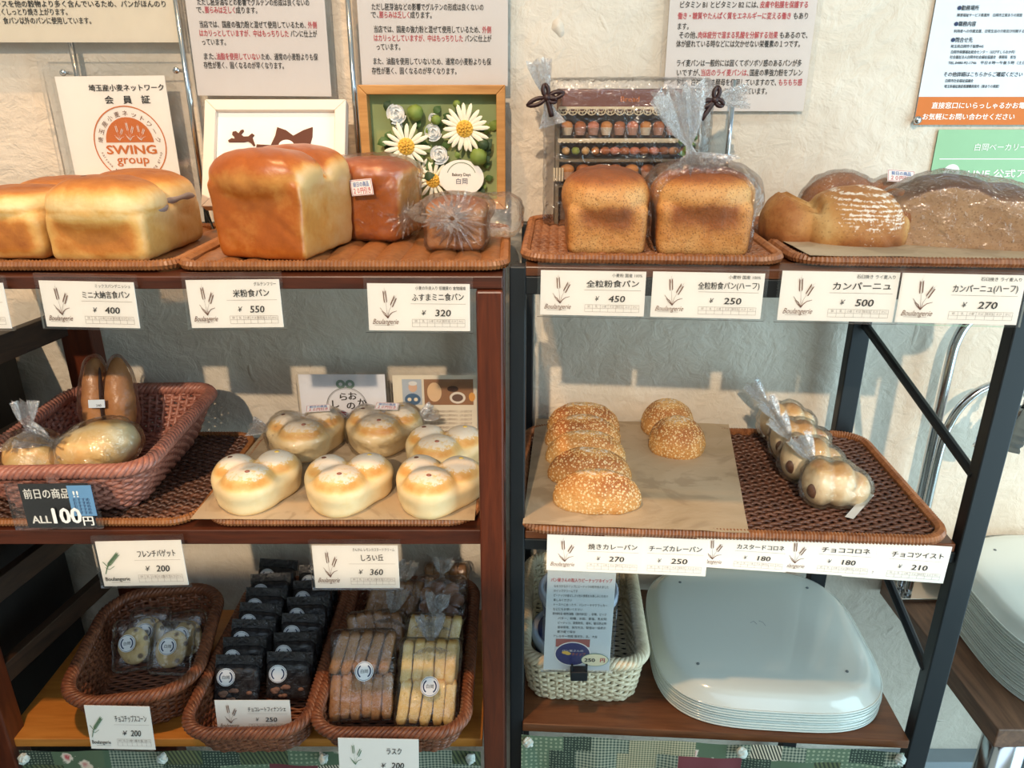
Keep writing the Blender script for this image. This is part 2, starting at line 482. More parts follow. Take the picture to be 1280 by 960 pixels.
# ------------------------------------------------------------ weaving
def rrect(w, d, r, n=8, per=0.0):
    "closed rounded rectangle outline, centre origin, optionally resampled at spacing per"
    P = []
    for cx, cy, a0 in ((w/2-r, d/2-r, 0), (-w/2+r, d/2-r, 90), (-w/2+r, -d/2+r, 180), (w/2-r, -d/2+r, 270)):
        for i in range(n + 1):
            a = R(a0 + 90 * i / n); P.append((cx + r * math.cos(a), cy + r * math.sin(a)))
    P = np.array(P)
    return resample(P, per) if per else P
def resample(P, per, closed=True):
    Q = np.vstack([P, P[:1]]) if closed else P
    s = np.concatenate([[0], np.cumsum(np.linalg.norm(np.diff(Q, axis=0), axis=1))])
    m = max(8, int(round(s[-1] / per))); m += m % 2
    t = np.linspace(0, s[-1], m + (0 if closed else 1), endpoint=not closed)
    return np.stack([np.interp(t, s, Q[:, k]) for k in range(Q.shape[1])], -1)
def inside_rr(x, y, w, d, r):
    qx = np.abs(x) - (w/2 - r); qy = np.abs(y) - (d/2 - r)
    return np.hypot(np.maximum(qx, 0), np.maximum(qy, 0)) <= r
_tray = {}
def woven_tray(label, loc, rot, w, d, r=0.03, pitch=0.0095, step=0.0046, strand='rattan', rim='rattan_rim', rim_r=0.006, lift=0.006, flatweave=False):
    t = thing('rattan_tray', label, 'tray', loc, rot)
    mb = MB()
    if flatweave:
        # broad overlapping slats laid front to back
        sp = 0.026; nx = int(w / sp)
        for i in range(nx):
            x = -w/2 + (i + .5) * sp
            prof = [(-sp*.52, 0.0012), (-sp*.3, 0.0042), (0, 0.0052), (sp*.3, 0.0042), (sp*.52, 0.0010)]
            V = []; ys = np.linspace(-d/2 + .004, d/2 - .004, 9)
            for y in ys:
                for px, pz in prof: V.append((x + px + 0.0015*math.sin(y*40+i), y, pz + 0.0006*math.sin(y*90+i*2)))
            F = [(a*5+b, a*5+b+1, (a+1)*5+b+1, (a+1)*5+b) for a in range(8) for b in range(4)]
            mb.add(V, F)
        mb.obj('slat_mat', M[strand], t, smooth=True, kind='stuff')
    else:
        ny = int(d / step)
        for j in range(ny):
            y = -d/2 + (j + .5) * d / ny
            xs = np.arange(-w/2 + .003, w/2 - .003, pitch / 4)
            xs = xs[inside_rr(xs, y, w - .004, d - .004, r)]
            if len(xs) < 4: continue
            z = 0.0019 * np.cos((xs / pitch) * PI + (j % 2) * PI)
            yy = y + 0.0009 * np.sin(xs / pitch * PI * 2 + j)
            P = np.stack([xs, yy, z + 0.003], -1)
            # ribbon of four-sided section
            mb.tube(P, 0.0023, 5, cap=False)
        mb.obj('weave', M[strand], t, smooth=True, kind='stuff')
        mb = MB()
        for i in range(int(w / pitch) + 1):
            x = -w/2 + i * pitch + .002
            ys = np.linspace(-d/2 + .003, d/2 - .003, 12); ys = ys[inside_rr(x, ys, w - .004, d - .004, r)]
            if len(ys) < 2: continue
            mb.tube([(x, ys[0], .003), (x, ys[-1], .003)], 0.0016, 4)
        mb.obj('stakes', M[strand], t, kind='stuff')
        b = MB(); O = rrect(w - .006, d - .006, r); b.add([(p[0], p[1], 0.0004) for p in O], [tuple(range(len(O)))])
        b.obj('backing', M['rattan_gap'], t)
    # wrapped rim: one turn of the binding every 3 mm
    O = rrect(w, d, r, 10, 0.0018); n = len(O)
    ph = np.arange(n) % 2
    P = np.column_stack([O, np.full(n, lift)])
    mb = MB(); mb.tube(P, rim_r * (0.80 + 0.20 * ph), 7, closed=True)
    mb.obj('wrapped_rim', M[rim], t, smooth=False)
    return t

def woven_basket(name, label, loc, rot, wb, db, wt, dt, h, mat='basket_brown', r=0.035, levels=12, stake=0.011, strand=0.0026, rim_r=0.006, lean=0.0, tilt=0.0, group=None, waves=None):
    t = thing(name, label, 'basket', loc, (tilt, 0, rot), group)
    O0 = rrect(wt, dt, r, 10); per = 2 * (wt + dt); ns = int(round(per / stake)); ns -= ns % 2
    base = resample(O0, per / (ns * 3)); n = len(base)
    ang = np.arange(n) / n * ns * PI
    nrm = np.roll(base, -1, 0) - np.roll(base, 1, 0); nrm = np.stack([nrm[:, 1], -nrm[:, 0]], -1); nrm /= np.linalg.norm(nrm, axis=1)[:, None]
    def outline(f):
        f2 = f ** 0.8
        sx = (wb + (wt - wb) * f2) / wt; sy = (db + (dt - db) * f2) / dt
        return base * np.array([sx, sy]) + np.array([0, lean * f])
    levels = int(round(h / 0.0047))
    mb = MB()
    for k in range(levels):
        f = (k + .5) / levels; B = outline(f)
        off = 0.0019 * np.cos(ang + (k % 2) * PI)
        P = np.column_stack([B + nrm * off[:, None], np.full(n, f * h) + 0.0008 * np.sin(ang * .5 + k)])
        mb.tube(P, strand, 5, closed=True)
    mb.obj('woven_wall', M[mat], t, smooth=True, kind='stuff')
    mb = MB()
    for i in range(0, n, 3):
        P = [(*outline(f)[i], f * h) for f in (0, .25, .5, .75, 1)]
        mb.tube(P, strand * 1.1, 5)
    mb.obj('stakes', M[mat], t, smooth=True, kind='stuff')
    # braided rim: four strands twisted about the outline
    mb = MB(); fine = resample(outline(1.0), 0.0022); m = len(fine)
    fn = np.roll(fine, -1, 0) - np.roll(fine, 1, 0); fn = np.stack([fn[:, 1], -fn[:, 0]], -1); fn /= np.linalg.norm(fn, axis=1)[:, None]
    turns = round(m * 0.0022 / 0.030)
    for s_ in range(5):
        a = np.arange(m) / m * turns * 2 * PI + s_ * 2 * PI / 5
        P = np.column_stack([fine + fn * (np.cos(a) * rim_r * .72)[:, None], h + np.sin(a) * rim_r * .62])
        mb.tube(P, rim_r * 0.46, 5, closed=True)
    mb.obj('braided_rim', M[mat], t, smooth=True)
    # foot braid
    mb = MB(); fine = resample(outline(0.0), 0.003); m = len(fine)
    for s_ in range(2):
        a = np.arange(m) / m * round(m * .003 / .018) * 2 * PI + s_ * PI
        P = np.column_stack([fine * (1 + 0.012 * np.cos(a))[:, None], 0.004 + 0.0022 * np.sin(a)])
        mb.tube(P, 0.003, 5, closed=True)
    mb.obj('foot_braid', M[mat], t, smooth=True)
    # woven floor
    mb = MB(); st = 0.005
    for j in range(int(db / st)):
        y = -db/2 + (j + .5) * st; xs = np.arange(-wb/2, wb/2, 0.005); xs = xs[inside_rr(xs, y, wb, db, r * .8)]
        if len(xs) < 4: continue
        z = 0.0012 * np.cos(xs / 0.01 * PI + (j % 2) * PI) + 0.0045
        mb.tube(np.stack([xs, np.full(len(xs), y), z], -1), 0.0021, 4, cap=False)
    mb.obj('woven_floor', M[mat], t, smooth=True, kind='stuff')
    b = MB(); O = rrect(wb, db, r * .8); b.add([(p[0], p[1], 0.0025) for p in O], [tuple(range(len(O)))])
    b.obj('floor_board', M['rattan_gap'], t)
    return t

# ============================================================ the room
WY = 0.29
def slab(name, x0, x1, y0, y1, z0, z1, mat):
    mb = MB(); mb.b2(x0, x1, y0, y1, z0, z1); return struct(mb.obj(name, mat))
slab('wall_back', -1.5, 2.2, WY, WY + 0.1, 0, 3.2, M['plaster'])
slab('wall_left', -1.6, -1.5, -2.3, WY + 0.1, 0, 3.2, M['plaster'])
floor_mat = plain((150, 148, 142), 0.5, 0, 'grey_floor')
slab('floor', -1.6, 2.6, -2.4, WY + 0.1, -0.05, 0, floor_mat)
slab('ceiling', -1.6, 2.6, -1.95, WY + 0.1, 3.2, 3.25, plain((225, 222, 215), 0.9, 0, 'ceiling_paint'))
mb = MB(); mb.b2(-1.6, 2.2, -2.05, -1.97, 0, 2.14)  # added unseen rear wall, sill shaped to block sun from the bottom shelves
for x in (-1.56, 2.16): mb.b2(x - .04, x + .04, -2.05, -1.97, 2.14, 3.2)
struct(mb.obj('wall_sun_block', M['plaster']))
slab('trim_1', 0.4, 2.0, 0.262, WY, 0.0, 0.346, plain((150, 160, 166), 0.5, 0, 'grey_skirting'))

# ceiling spotlight: lights the front edges of the lower shelves from steeply above
cl = thing('ceiling_light', 'round white ceiling spotlight above the left rack', 'ceiling light', (-0.42, -0.50, 3.17))
mb = MB(); mb.lathe([(0.001, 0.03), (0.06, 0.03), (0.06, -0.02), (0.048, -0.05), (0.042, -0.05), (0.042, -0.01)], k=28); mb.obj('housing', plain((235, 235, 232), .4, 0, 'white_housing'), cl, smooth=True)
lamp('warm_spotlight', 'SPOT', (-0.42, -0.50, 3.10), (0.0, 0.21, -1.0), 120.0, (1.0, 0.57, 0.26), spot_size=R(46), spot_blend=0.7, shadow_soft_size=0.04)

# ============================================================ left rack (red-brown wood)
lr = thing('wooden_rack', 'red-brown wooden three-tier display rack holding the loaves on the left', 'rack', (0, 0, 0))
def bx(name, x0, x1, y0, y1, z0, z1, mat, par, bevel=0.0012):
    mb = MB(); mb.b2(x0, x1, y0, y1, z0, z1); return mb.obj(name, mat, par, bevel=bevel)
bx('shelf', -0.66, -0.0085, 0.0, 0.25, 1.228, 1.2405, M['red_wood_x'], lr)
bx('shelf', -0.62, -0.033, 0.002, 0.235, 0.9455, 0.9635, M['red_wood_x'], lr)
bx('shelf', -0.62, -0.036, 0.004, 0.25, 0.655, 0.668, M['pine'], lr)
bx('post', -0.034, -0.0085, -0.006, 0.024, 0.0, 1.2275, M['red_wood'], lr, 0.002)
bx('post', -0.034, -0.0085, 0.224, 0.25, 0.0, 1.2275, M['red_wood'], lr, 0.002)
bx('post', -0.640, -0.606, -0.004, 0.026, 0.0, 1.2275, M['red_wood'], lr, 0.002)
bx('post', -0.585, -0.545, 0.236, 0.262, 0.0, 1.2275, M['red_wood'], lr, 0.002)
for z0, z1 in ((1.108, 1.14), (0.995, 1.03), (0.838, 0.868), (0.735, 0.762)):
    mb = MB(); mb.add([(-.625,-.0,z0),(-.612,-.0,z0),(-.572,.245,z0),(-.585,.245,z0),(-.625,-.0,z1),(-.612,-.0,z1),(-.572,.245,z1),(-.585,.245,z1)],
                      [(0,3,2,1),(4,5,6,7),(0,1,5,4),(1,2,6,5),(2,3,7,6),(3,0,4,7)]); mb.obj('side_rail', M['dark_wood'], lr, bevel=0.001)
# dark furniture standing beyond the open side of the rack
dc = thing('dark_cabinet', 'near-black wooden cabinet standing beyond the left side of the wooden rack', 'cabinet', (-0.90, 0.06, 0))
mb = MB(); mb.b2(-.24, .235, -.16, .20, 0.0, 1.09); mb.obj('carcass', M['black_cabinet'], dc, bevel=.002)
mb = MB(); mb.b2(-.25, .245, -.17, .21, 1.09, 1.11); mb.obj('cabinet_top', M['dark_wood'], dc, bevel=.002)
for z0, z1 in ((.28, .66), (.68, 1.07)):
    mb = MB(); mb.b2(-.22, .215, -.174, -.161, z0, z1); d_ = mb.obj('door', M['black_cabinet'], dc, bevel=.002)
    mb = MB(); mb.tube([(.17, -.186, z0+.12), (.17, -.186, z0+.2)], .004, 8); mb.obj('door_handle', M['chrome'], d_)

# ============================================================ right rack (black steel frame, walnut boards), turned a little
rk = thing('steel_frame_rack', 'black steel frame rack with walnut boards holding the curry buns and white trays', 'rack', (0.012, 0.012, 0), RTH)
FW, FD = 0.462, 0.275
for (a, b, nm) in ((-0.0145, 0, 0), (FW, 0, 0), (-0.0145, FD - .018, 0), (FW - .045, FD - .018, 0)):
    x1 = a + (0.016 if a < 0 else 0.024)
    bx('post', a, x1, b, b + .018, 0.0, 1.247, M['black_metal'], rk, .0015)
bx('shelf', 0.0, FW + .02, 0.001, FD, 1.2375, 1.247, M['walnut'], rk)
bx('crossbar', 0.0, FW, 0.002, 0.018, 1.2195, 1.237, M['black_metal'], rk, .001)
bx('shelf', 0.002, FW - .002, 0.004, FD - .004, 0.944, 0.954, M['walnut'], rk)
bx('crossbar', 0.0, FW, 0.004, 0.018, 0.930, 0.9435, M['black_metal'], rk, .001)
bx('crossbar', 0.0, FW - .046, FD - .016, FD - .002, 0.942, 0.958, M['black_metal'], rk, .001)
bx('shelf', 0.001, FW - .004, -.004, FD - .004, 0.676, 0.688, M['walnut'], rk)
mb = MB(); mb.tube([(FW + .004, .012, 1.032), (FW - .03, FD - .01, 1.122)], 0.0055, 10); mb.obj('diagonal_brace', M['black_metal'], rk)
mb = MB(); mb.tube([(FW + .004, .012, 0.780), (FW - .03, FD - .01, 0.92)], 0.0055, 10); mb.obj('diagonal_brace', M['black_metal'], rk)

# ============================================================ low wooden table at far right
tb = thing('wooden_table', 'walnut-topped table with a round steel leg at the right edge', 'table', (0.9, 0.12, 0))
mb = MB(); mb.b2(-.326, .5, -.133, .165, 0.672, 0.70); mb.obj('tabletop', M['table_wood'], tb, bevel=.0015)
for x, y in ((-.285, -.098), (-.02, .13), (.44, -.098), (.44, .13)):
    mb = MB(); mb.tube([(x, y, 0), (x, y, .672)], .024, 20); mb.obj('leg', M['chrome'], tb, smooth=True)

# ============================================================ patchwork cloths hung below the bottom boards
def patch_mats():
    out = []
    def base_nt(nm): m = NT(nm); m.set(Roughness=0.9); return m, m.coord('UV')
    def weave(nm, c1, c2, kind, sc):
        m, v = base_nt(nm)
        if kind == 'check':
            ck = m.n('ShaderNodeTexChecker'); ck.inputs['Scale'].default_value = sc; m.l(v, ck.inputs['Vector'])
            n = m.noise(v, sc * .35, 2)
            m.base(m.mix(m.math('MULTIPLY', n, .5), m.mix(ck.outputs[1], c1, c2), c1))
        elif kind == 'gingham':
            sx = m.n('ShaderNodeSeparateXYZ'); m.l(v, sx.inputs[0])
            fx = m.math('GREATER_THAN', m.math('SINE', m.math('MULTIPLY', sx.outputs[0], sc)), 0.1)
            fy = m.math('GREATER_THAN', m.math('SINE', m.math('MULTIPLY', sx.outputs[1], sc)), 0.1)
            m.base(m.mix(m.math('MULTIPLY', m.math('ADD', fx, fy), .5), c1, c2))
        elif kind == 'stripe':
            sx = m.n('ShaderNodeSeparateXYZ'); m.l(v, sx.inputs[0])
            f = m.math('GREATER_THAN', m.math('SINE', m.math('MULTIPLY', m.math('ADD', sx.outputs[0], m.math('MULTIPLY', sx.outputs[1], .4)), sc)), 0.0)
            m.base(m.mix(f, c1, c2))
        elif kind == 'floral':
            vo = m.n('ShaderNodeTexVoronoi'); vo.inputs['Scale'].default_value = sc; m.l(v, vo.inputs['Vector'])
            n = m.noise(v, sc * 1.6, 4, .6, 1.0)
            f = m.math('ADD', m.math('MULTIPLY', vo.outputs['Distance'], .7), m.math('MULTIPLY', n, .5))
            m.base(m.ramp(f, [(0.3, c2), (0.45, (226, 214, 196)), (0.52, c1)]))
        elif kind == 'dots':
            vo = m.n('ShaderNodeTexVoronoi'); vo.inputs['Scale'].default_value = sc; vo.inputs['Randomness'].default_value = .2; m.l(v, vo.inputs['Vector'])
            m.base(m.ramp(vo.outputs['Distance'], [(0.25, c2), (0.32, c1)]))
        else: m.base(c1)
        out.append(m.m)
    weave('sage_dots', (96, 116, 92), (150, 160, 132), 'dots', 170)
    weave('green_check', (58, 78, 68), (168, 172, 150), 'gingham', 1500)
    weave('cream_check', (190, 180, 148), (86, 96, 72), 'gingham', 1900)
    weave('maroon', (112, 54, 60), (150, 90, 90), 'plain', 1)
    weave('rose_floral', (84, 104, 80), (186, 72, 80), 'floral', 42)
    weave('bold_stripe', (206, 196, 172), (52, 56, 48), 'stripe', 1700)
    weave('forest_dots', (44, 60, 50), (120, 132, 112), 'dots', 260)
    weave('olive_stripe', (94, 104, 70), (52, 62, 46), 'stripe', 1200)
    return out
PM = patch_mats()
def cloth(label, p0, p1, ztop, zbot, pattern, seed, words=None):
    t = thing('patchwork_cloth', label, 'cloth', (p0[0], p0[1], ztop), math.atan2(p1[1]-p0[1], p1[0]-p0[0]))
    L = math.hypot(p1[0]-p0[0], p1[1]-p0[1]); nx = 160; nz = 24
    xs = np.linspace(0, L, nx + 1); zs = np.linspace(0, zbot - ztop, nz + 1)
    V = []; 
    for z in zs:
        for x in xs:
            f = min(1, -z / 0.10)
            V.append((x, -0.004 - f * (0.004 + 0.0045 * math.sin(x * 55 + seed) + 0.002 * math.sin(x * 130 + 2)), z + 0.0012 * math.sin(x * 60 + seed)))
    F = [(j*(nx+1)+i, (j+1)*(nx+1)+i, (j+1)*(nx+1)+i+1, j*(nx+1)+i+1) for j in range(nz) for i in range(nx)]
    me = bpy.data.meshes.new('patchwork'); me.from_pydata(V, [], F)
    for m in PM: me.materials.append(m)
    rnd = random.Random(seed); rows = {}
    idx = []
    for j in range(nz):
        z = -(j + .5) / nz * (ztop - zbot)
        row = 0 if z > -0.024 else (1 if z > -0.050 else (2 if z > -0.085 else 3))
        for i in range(nx):
            x = (i + .5) / nx * L; acc = 0; k = 0
            pr = pattern[row % len(pattern)]
            while k < len(pr) - 1 and x > acc + pr[k][0]: acc += pr[k][0]; k += 1
            idx.append(pr[k][1])
    me.polygons.foreach_set('material_index', idx); me.polygons.foreach_set('use_smooth', [True] * len(F))
    uv = me.uv_layers.new(name='UVMap')
    lv = np.zeros(len(me.loops), int); me.loops.foreach_get('vertex_index', lv)
    VV = np.array(V); uv.data.foreach_set('uv', VV[lv][:, [0, 2]].ravel())
    mkobj('patchwork', me, t)
    for k, x in enumerate(words[1] if words else []):
        mb = MB(); V_, F_, D_ = star(lambda p: s_ell(p, (0,0,0), (.006, .005, .007)) - 0.002*wob(p, 900, k+seed), (0,0,0), 7, .03)
        mb.add(V_ + np.array((x, -.010, -.006)), F_); mb.obj('cloth_tie', plain((196, 204, 196), .5, 0, 'pale_cloth_tie'), t)
    if words and words[0]:
        for tx, x, z, h, ink in words[0]: write(t, tx, x, z, h, ink, y=-0.0155)
    return t
PR = [[(.05, 0), (.035, 6), (.045, 1), (.03, 2), (.05, 2), (.035, 4), (.03, 1), (.035, 5), (.03, 1), (.05, 0), (.04, 6), (.06, 1)],
      [(.035, 0), (.03, 6), (.05, 1), (.05, 2), (.025, 1), (.075, 3), (.035, 6), (.05, 4), (.03, 7), (.05, 0), (.06, 6)],
      [(.08, 3), (.04, 4), (.05, 2), (.06, 0), (.05, 6), (.08, 5), (.06, 1)],
      [(.06, 1), (.08, 6), (.05, 3), (.09, 2), (.09, 0), (.09, 4)]]
PL = [[(.04, 6), (.07, 4), (.06, 1), (.05, 7), (.045, 6), (.06, 7), (.04, 0), (.05, 4), (.05, 2), (.06, 1), (.09, 7)],
      [(.05, 7), (.06, 4), (.06, 1), (.07, 6), (.06, 0), (.06, 3), (.05, 5), (.09, 1)],
      [(.07, 1), (.07, 3), (.05, 6), (.09, 2), (.07, 4), (.09, 0)], [(.1, 6), (.08, 0), (.1, 3), (.1, 1), (.09, 5)]]
a0 = RR(0.0, -.006); a1 = RR(0.452, -.006)
cloth('patchwork print cloth hung under the bottom board of the steel rack', a0[:2], a1[:2], 0.677, 0.42, PR, 3,
      ([('FRANCE  ITALY AMERICA', .152, -.038, .0085, 'ink_grey')], [.008, .262, .445]))
cloth('patchwork print cloth hung under the bottom board of the wooden rack', (-0.598, 0.001), (-0.038, 0.001), 0.656, 0.40, PL, 8,
      ([], [.008, .175, .37, .548]))

# ============================================================ price cards in clear sleeves
def wheat_mesh():
    mb = MB()
    def stem(P, w):
        P = np.array(P); T = np.gradient(P, axis=0); N = np.stack([-T[:, 1], T[:, 0]], -1); N /= np.linalg.norm(N, axis=1)[:, None]
        w = np.linspace(w, w * .3, len(P))[:, None]; L_ = P + N * w; R_ = P - N * w
        n = len(P); mb.add([(a, 0, b) for a, b in L_] + [(a, 0, b) for a, b in R_], [(i, i + n, i + n + 1, i + 1) for i in range(n - 1)])
    def ear(p, ang, L):
        d = np.array((math.sin(ang), math.cos(ang))); s = np.array((d[1], -d[0]))
        for k in range(7):
            for sd in (-1, 1):
                c = np.array(p) + d * L * k / 7 + s * sd * .035; a = ang + sd * .45
                dd = np.array((math.sin(a), math.cos(a))); ss = np.array((dd[1], -dd[0]))
                q = [c, c + dd * .05 + ss * .025, c + dd * .12, c + dd * .05 - ss * .025]
                mb.add([(u, 0, v) for u, v in q], [(0, 3, 2, 1)])
        for k in range(5):
            q = np.array(p) + d * L * (.6 + .1 * k); e = q + d * .22 + s * (k - 2) * .03
            mb.add([(q[0], 0, q[1]), (q[0] + .006, 0, q[1]), (e[0], 0, e[1])], [(0, 1, 2)])
    stem([(.5, 0), (.47, .25), (.42, .55)], .010); stem([(.5, 0), (.58, .25), (.70, .42)], .010)
    ear((.42, .52), -.12, .38); ear((.70, .40), .62, .36)
    for P in ([(.5, 0), (.38, .16), (.27, .22), (.12, .36)], [(.5, 0), (.62, .12), (.75, .2), (.98, .25)], [(.5, .02), (.36, .10), (.2, .24)]):
        stem(P, .022)
    return mb
WHEAT = wheat_mesh()
def green_wheat():
    mb = MB()
    for k in range(9):
        t = k / 9; c = np.array((.15 + .5 * t, .35 + .5 * t)); 
        for a in (.3, .75, 1.25):
            d = np.array((math.sin(a), math.cos(a))) * .22; s = np.array((d[1], -d[0])) * .09
            q = [c, c + d * .5 + s, c + d, c + d * .5 - s]; mb.add([(u, 0, v) for u, v in q], [(0, 3, 2, 1)])
    for P in ([(0, 0), (.1, .25), (.25, .45)], [(.05, .3), (.2, .2), (.45, .35)], [(-.02, .55), (.1, .4), (.16, .3)]):
        for (a, b) in zip(P[:-1], P[1:]):
            mb.add([(a[0]-.02, 0, a[1]), (a[0]+.02, 0, a[1]), (b[0]+.02, 0, b[1]), (b[0]-.02, 0, b[1])], [(0, 1, 2, 3)])
    return mb
GWHEAT = green_wheat()
def motif(parent, src, x, z, w, h, ink, y=-0.0006, name='wheat_motif'):
    mb = MB()
    for V, in zip(src.V): pass
    V = np.concatenate(src.V) * np.array((w, 1, h)) + np.array((x, y, z)); mb.add(V, src.F)
    return mb.obj(name, M[ink], parent)
def hline(mb, x0, x1, z, t=0.0003, y=-0.0006): mb.flat([(x0, z - t), (x1, z - t), (x1, z + t), (x0, z + t)], y)
def price_card(label, px, Y0, item, price, note='', style='brown', sleeve=True, lean=-0.06, item_w=None, left=True, roll=0.0, yaw=0.0, ink_price='ink', crop_bottom=False):
    "px = pixel rectangle of the white card (x0,y0,x1,y1) on the plane y=Y0"
    A = at(px[0], px[1], Y0); B = at(px[2], px[3], Y0)
    w = B.x - A.x; h = A.z - B.z; cx = (A.x + B.x) / 2; cz = (A.z + B.z) / 2
    t = thing('price_card', label, 'price card', (cx, Y0, cz), (lean, roll, yaw), 'price cards on the shelf fronts')
    mb = MB(); mb.b2(-w/2, w/2, 0, 0.0006, -h/2, h/2); mb.obj('card', M['paper'], t)
    if sleeve:
        mb = MB(); mb.b2(-w/2 - .003, w/2 + .003, -0.0016, 0.0014, -h/2 - .002, h/2 + .007); mb.obj('clear_sleeve', M['sleeve'], t)
    X = lambda f: -w/2 + f * w
    Z = lambda f: -h/2 + f * h
    if style == 'brown':
        motif(t, WHEAT, X(.095), Z(.27), w * .19, h * .62, 'ink_brown')
        write(t, 'Boulangerie', X(.035), Z(.20), h * .16, 'ink_brown', w=w * .26, shear=.35)
        mb = MB(); hline(mb, X(.06), X(.25), Z(.12), .00015)
    elif style == 'green':
        motif(t, GWHEAT, X(.05), Z(.28), w * .27, h * .5, 'ink_green')
        write(t, 'Boulangerie', X(.03), Z(.17), h * .12, 'ink', w=w * .30, bold=.02)
        mb = MB(); hline(mb, X(.10), X(.32), Z(.09), .0002)
    else:
        motif(t, WHEAT, X(.12), Z(.40), w * .17, h * .48, 'ink_green')
        mb = MB()
    if style != 'light':
        hline(mb, X(.42), X(.96), Z(.58), .00015)
        cells = 7; x0, x1, z0, z1 = X(.43), X(.95), Z(.09), Z(.25)
        for z in (z0, (z0 + z1) / 2, z1): hline(mb, x0, x1, z, .00012)
        for k in range(cells + 1):
            x = x0 + (x1 - x0) * k / cells; mb.flat([(x - .00012, z0), (x + .00012, z0), (x + .00012, z1), (x - .00012, z1)], -0.0006)
        mb.obj('ruled_lines', M['ink_grey'], t)
        for k, c in enumerate(('卵', '乳', '小麦', 'そば', '落花生', 'えび', 'かに')):
            cw = (x1 - x0) / cells
            write(t, c, x0 + cw * (k + .5), (z0 + 3 * z1) / 4, h * .055, 'ink_grey', align='C')
    iw = item_w if item_w else min(.52, .085 * ems(item) )
    write(t, item, X(.69), Z(.72), h * .17, 'ink', w=iw * w, bold=.008, align='C', rot=.02)
    write(t, '¥', X(.52), Z(.39), h * .15, 'ink', align='L', shear=.25)
    write(t, price, X(.65), Z(.39), h * .20, ink_price, w=w * .16, bold=.008, shear=.12)
    if note: write(t, note, X(.97), Z(.91), h * .085, 'ink', w=w * min(.5, .035 * ems(note)), align='R')
    return t
CF = -0.010
price_card('price card reading ミニ大納言食パン ¥400 below the pale loaf with purple beans', (47, 352, 176, 409), CF, 'ミニ大納言食パン', '400', 'ミックスパンデニッシュ', lean=-.03, roll=R(1.2))
price_card('cut-off price card at the left edge of the top shelf front', (-112, 354, 16, 410), CF, 'ミニ食パン', '350', 'ミニショクパン')
price_card('price card reading 米粉食パン ¥550 below the tall orange loaf', (231, 350, 355, 409), CF, '米粉食パン', '550', 'グルテンフリー', roll=R(-.6), item_w=.40)
price_card('price card reading ふすまミニ食パン ¥320 beside the wooden rack post', (458, 355, 588, 413), CF, 'ふすまミニ食パン', '320', '小麦の外皮入り 低糖質の 食物繊維', roll=R(.5))
def rcard(label, px, off=-.008, **kw):
    # a card on the right rack follows that rack's turned front
    cx = (px[0] + px[2]) / 2; y = 0.012 - 0.0577 * ((cx - 640) / 1290.0) + off
    return price_card(label, px, y, kw.pop('item'), kw.pop('price'), yaw=RTH, **kw)
rcard('price card reading 全粒粉食パン ¥450 below the seeded whole-wheat loaf', (676, 339, 804, 394), item='全粒粉食パン', price='450', note='小麦粉 国産 100%', roll=R(.2))
rcard('price card reading 全粒粉食パン(ハーフ) ¥250 below the bagged whole-wheat half loaf', (817, 341, 949, 397), item='全粒粉食パン(ハーフ)', price='250', note='小麦粉 国産 100%', roll=R(.4), item_w=.56)
rcard('price card reading カンパーニュ ¥500 below the floured country loaf', (980, 340, 1113, 401), item='カンパーニュ', price='500', note='石臼挽き ライ麦入り', roll=R(.3))
rcard('price card reading カンパーニュ(ハーフ) ¥270 at the right end of the top shelf', (1131, 343, 1267, 404), item='カンパーニュ(ハーフ)', price='270', note='石臼挽き ライ麦入り', roll=R(.5), item_w=.54)
price_card('price card with a green wheat sprig reading フレンチバゲット ¥200', (118, 677, 236, 731), CF, 'フレンチバゲット', '200', style='green', lean=-.05, roll=R(-1.2), item_w=.46)
price_card('price card reading しろい丘 ¥360 below the heart-shaped buns', (389, 683, 500, 734), CF, 'しろい丘', '360', 'きんかん レモン'  'カスタードクリーム', item_w=.28)
rcard('price card reading 焼きカレーパン ¥270, first from the left on the middle steel shelf', (684, 671, 801, 714), off=-.0085, item='焼きカレーパン', price='270', sleeve=False, roll=R(.4))
rcard('price card reading チーズカレーパン ¥250 beside the curry bun card', (756, 673, 881, 717), off=-.0072, item='チーズカレーパン', price='250', sleeve=False, roll=R(.5))
rcard('price card reading カスタードコロネ ¥180 on the middle steel shelf', (872, 672, 982, 711), off=-.006, item='カスタードコロネ', price='180', sleeve=False, roll=R(2.2))
rcard('price card reading チョココロネ ¥180 below the bagged cornets', (976, 675, 1088, 717), off=-.0048, item='チョココロネ', price='180', sleeve=False, roll=R(2.4))
rcard('price card reading チョコツイスト ¥210 beside the right steel post', (1062, 680, 1178, 724), off=-.0036, item='チョコツイスト', price='210', sleeve=False, roll=R(2.6))
price_card('price card with a green sprig reading チョコチップスコーン ¥200 leaning on the scone basket', (103, 884, 196, 935), -0.02, 'チョコチップスコーン', '200', style='green', sleeve=False, roll=R(1.5), item_w=.5)
price_card('price card reading チョコレートフィナンシェ ¥250 standing inside the dark cake basket', (267, 877, 366, 912), -0.012, 'チョコレートフィナンシェ', '250', sleeve=False, lean=-.1, item_w=.52)
price_card('plain price card reading ラスク ¥200 on the front of the rusk basket', (421, 925, 525, 975), -0.058, 'ラスク', '200', style='light', sleeve=False, roll=R(1.5), item_w=.2)

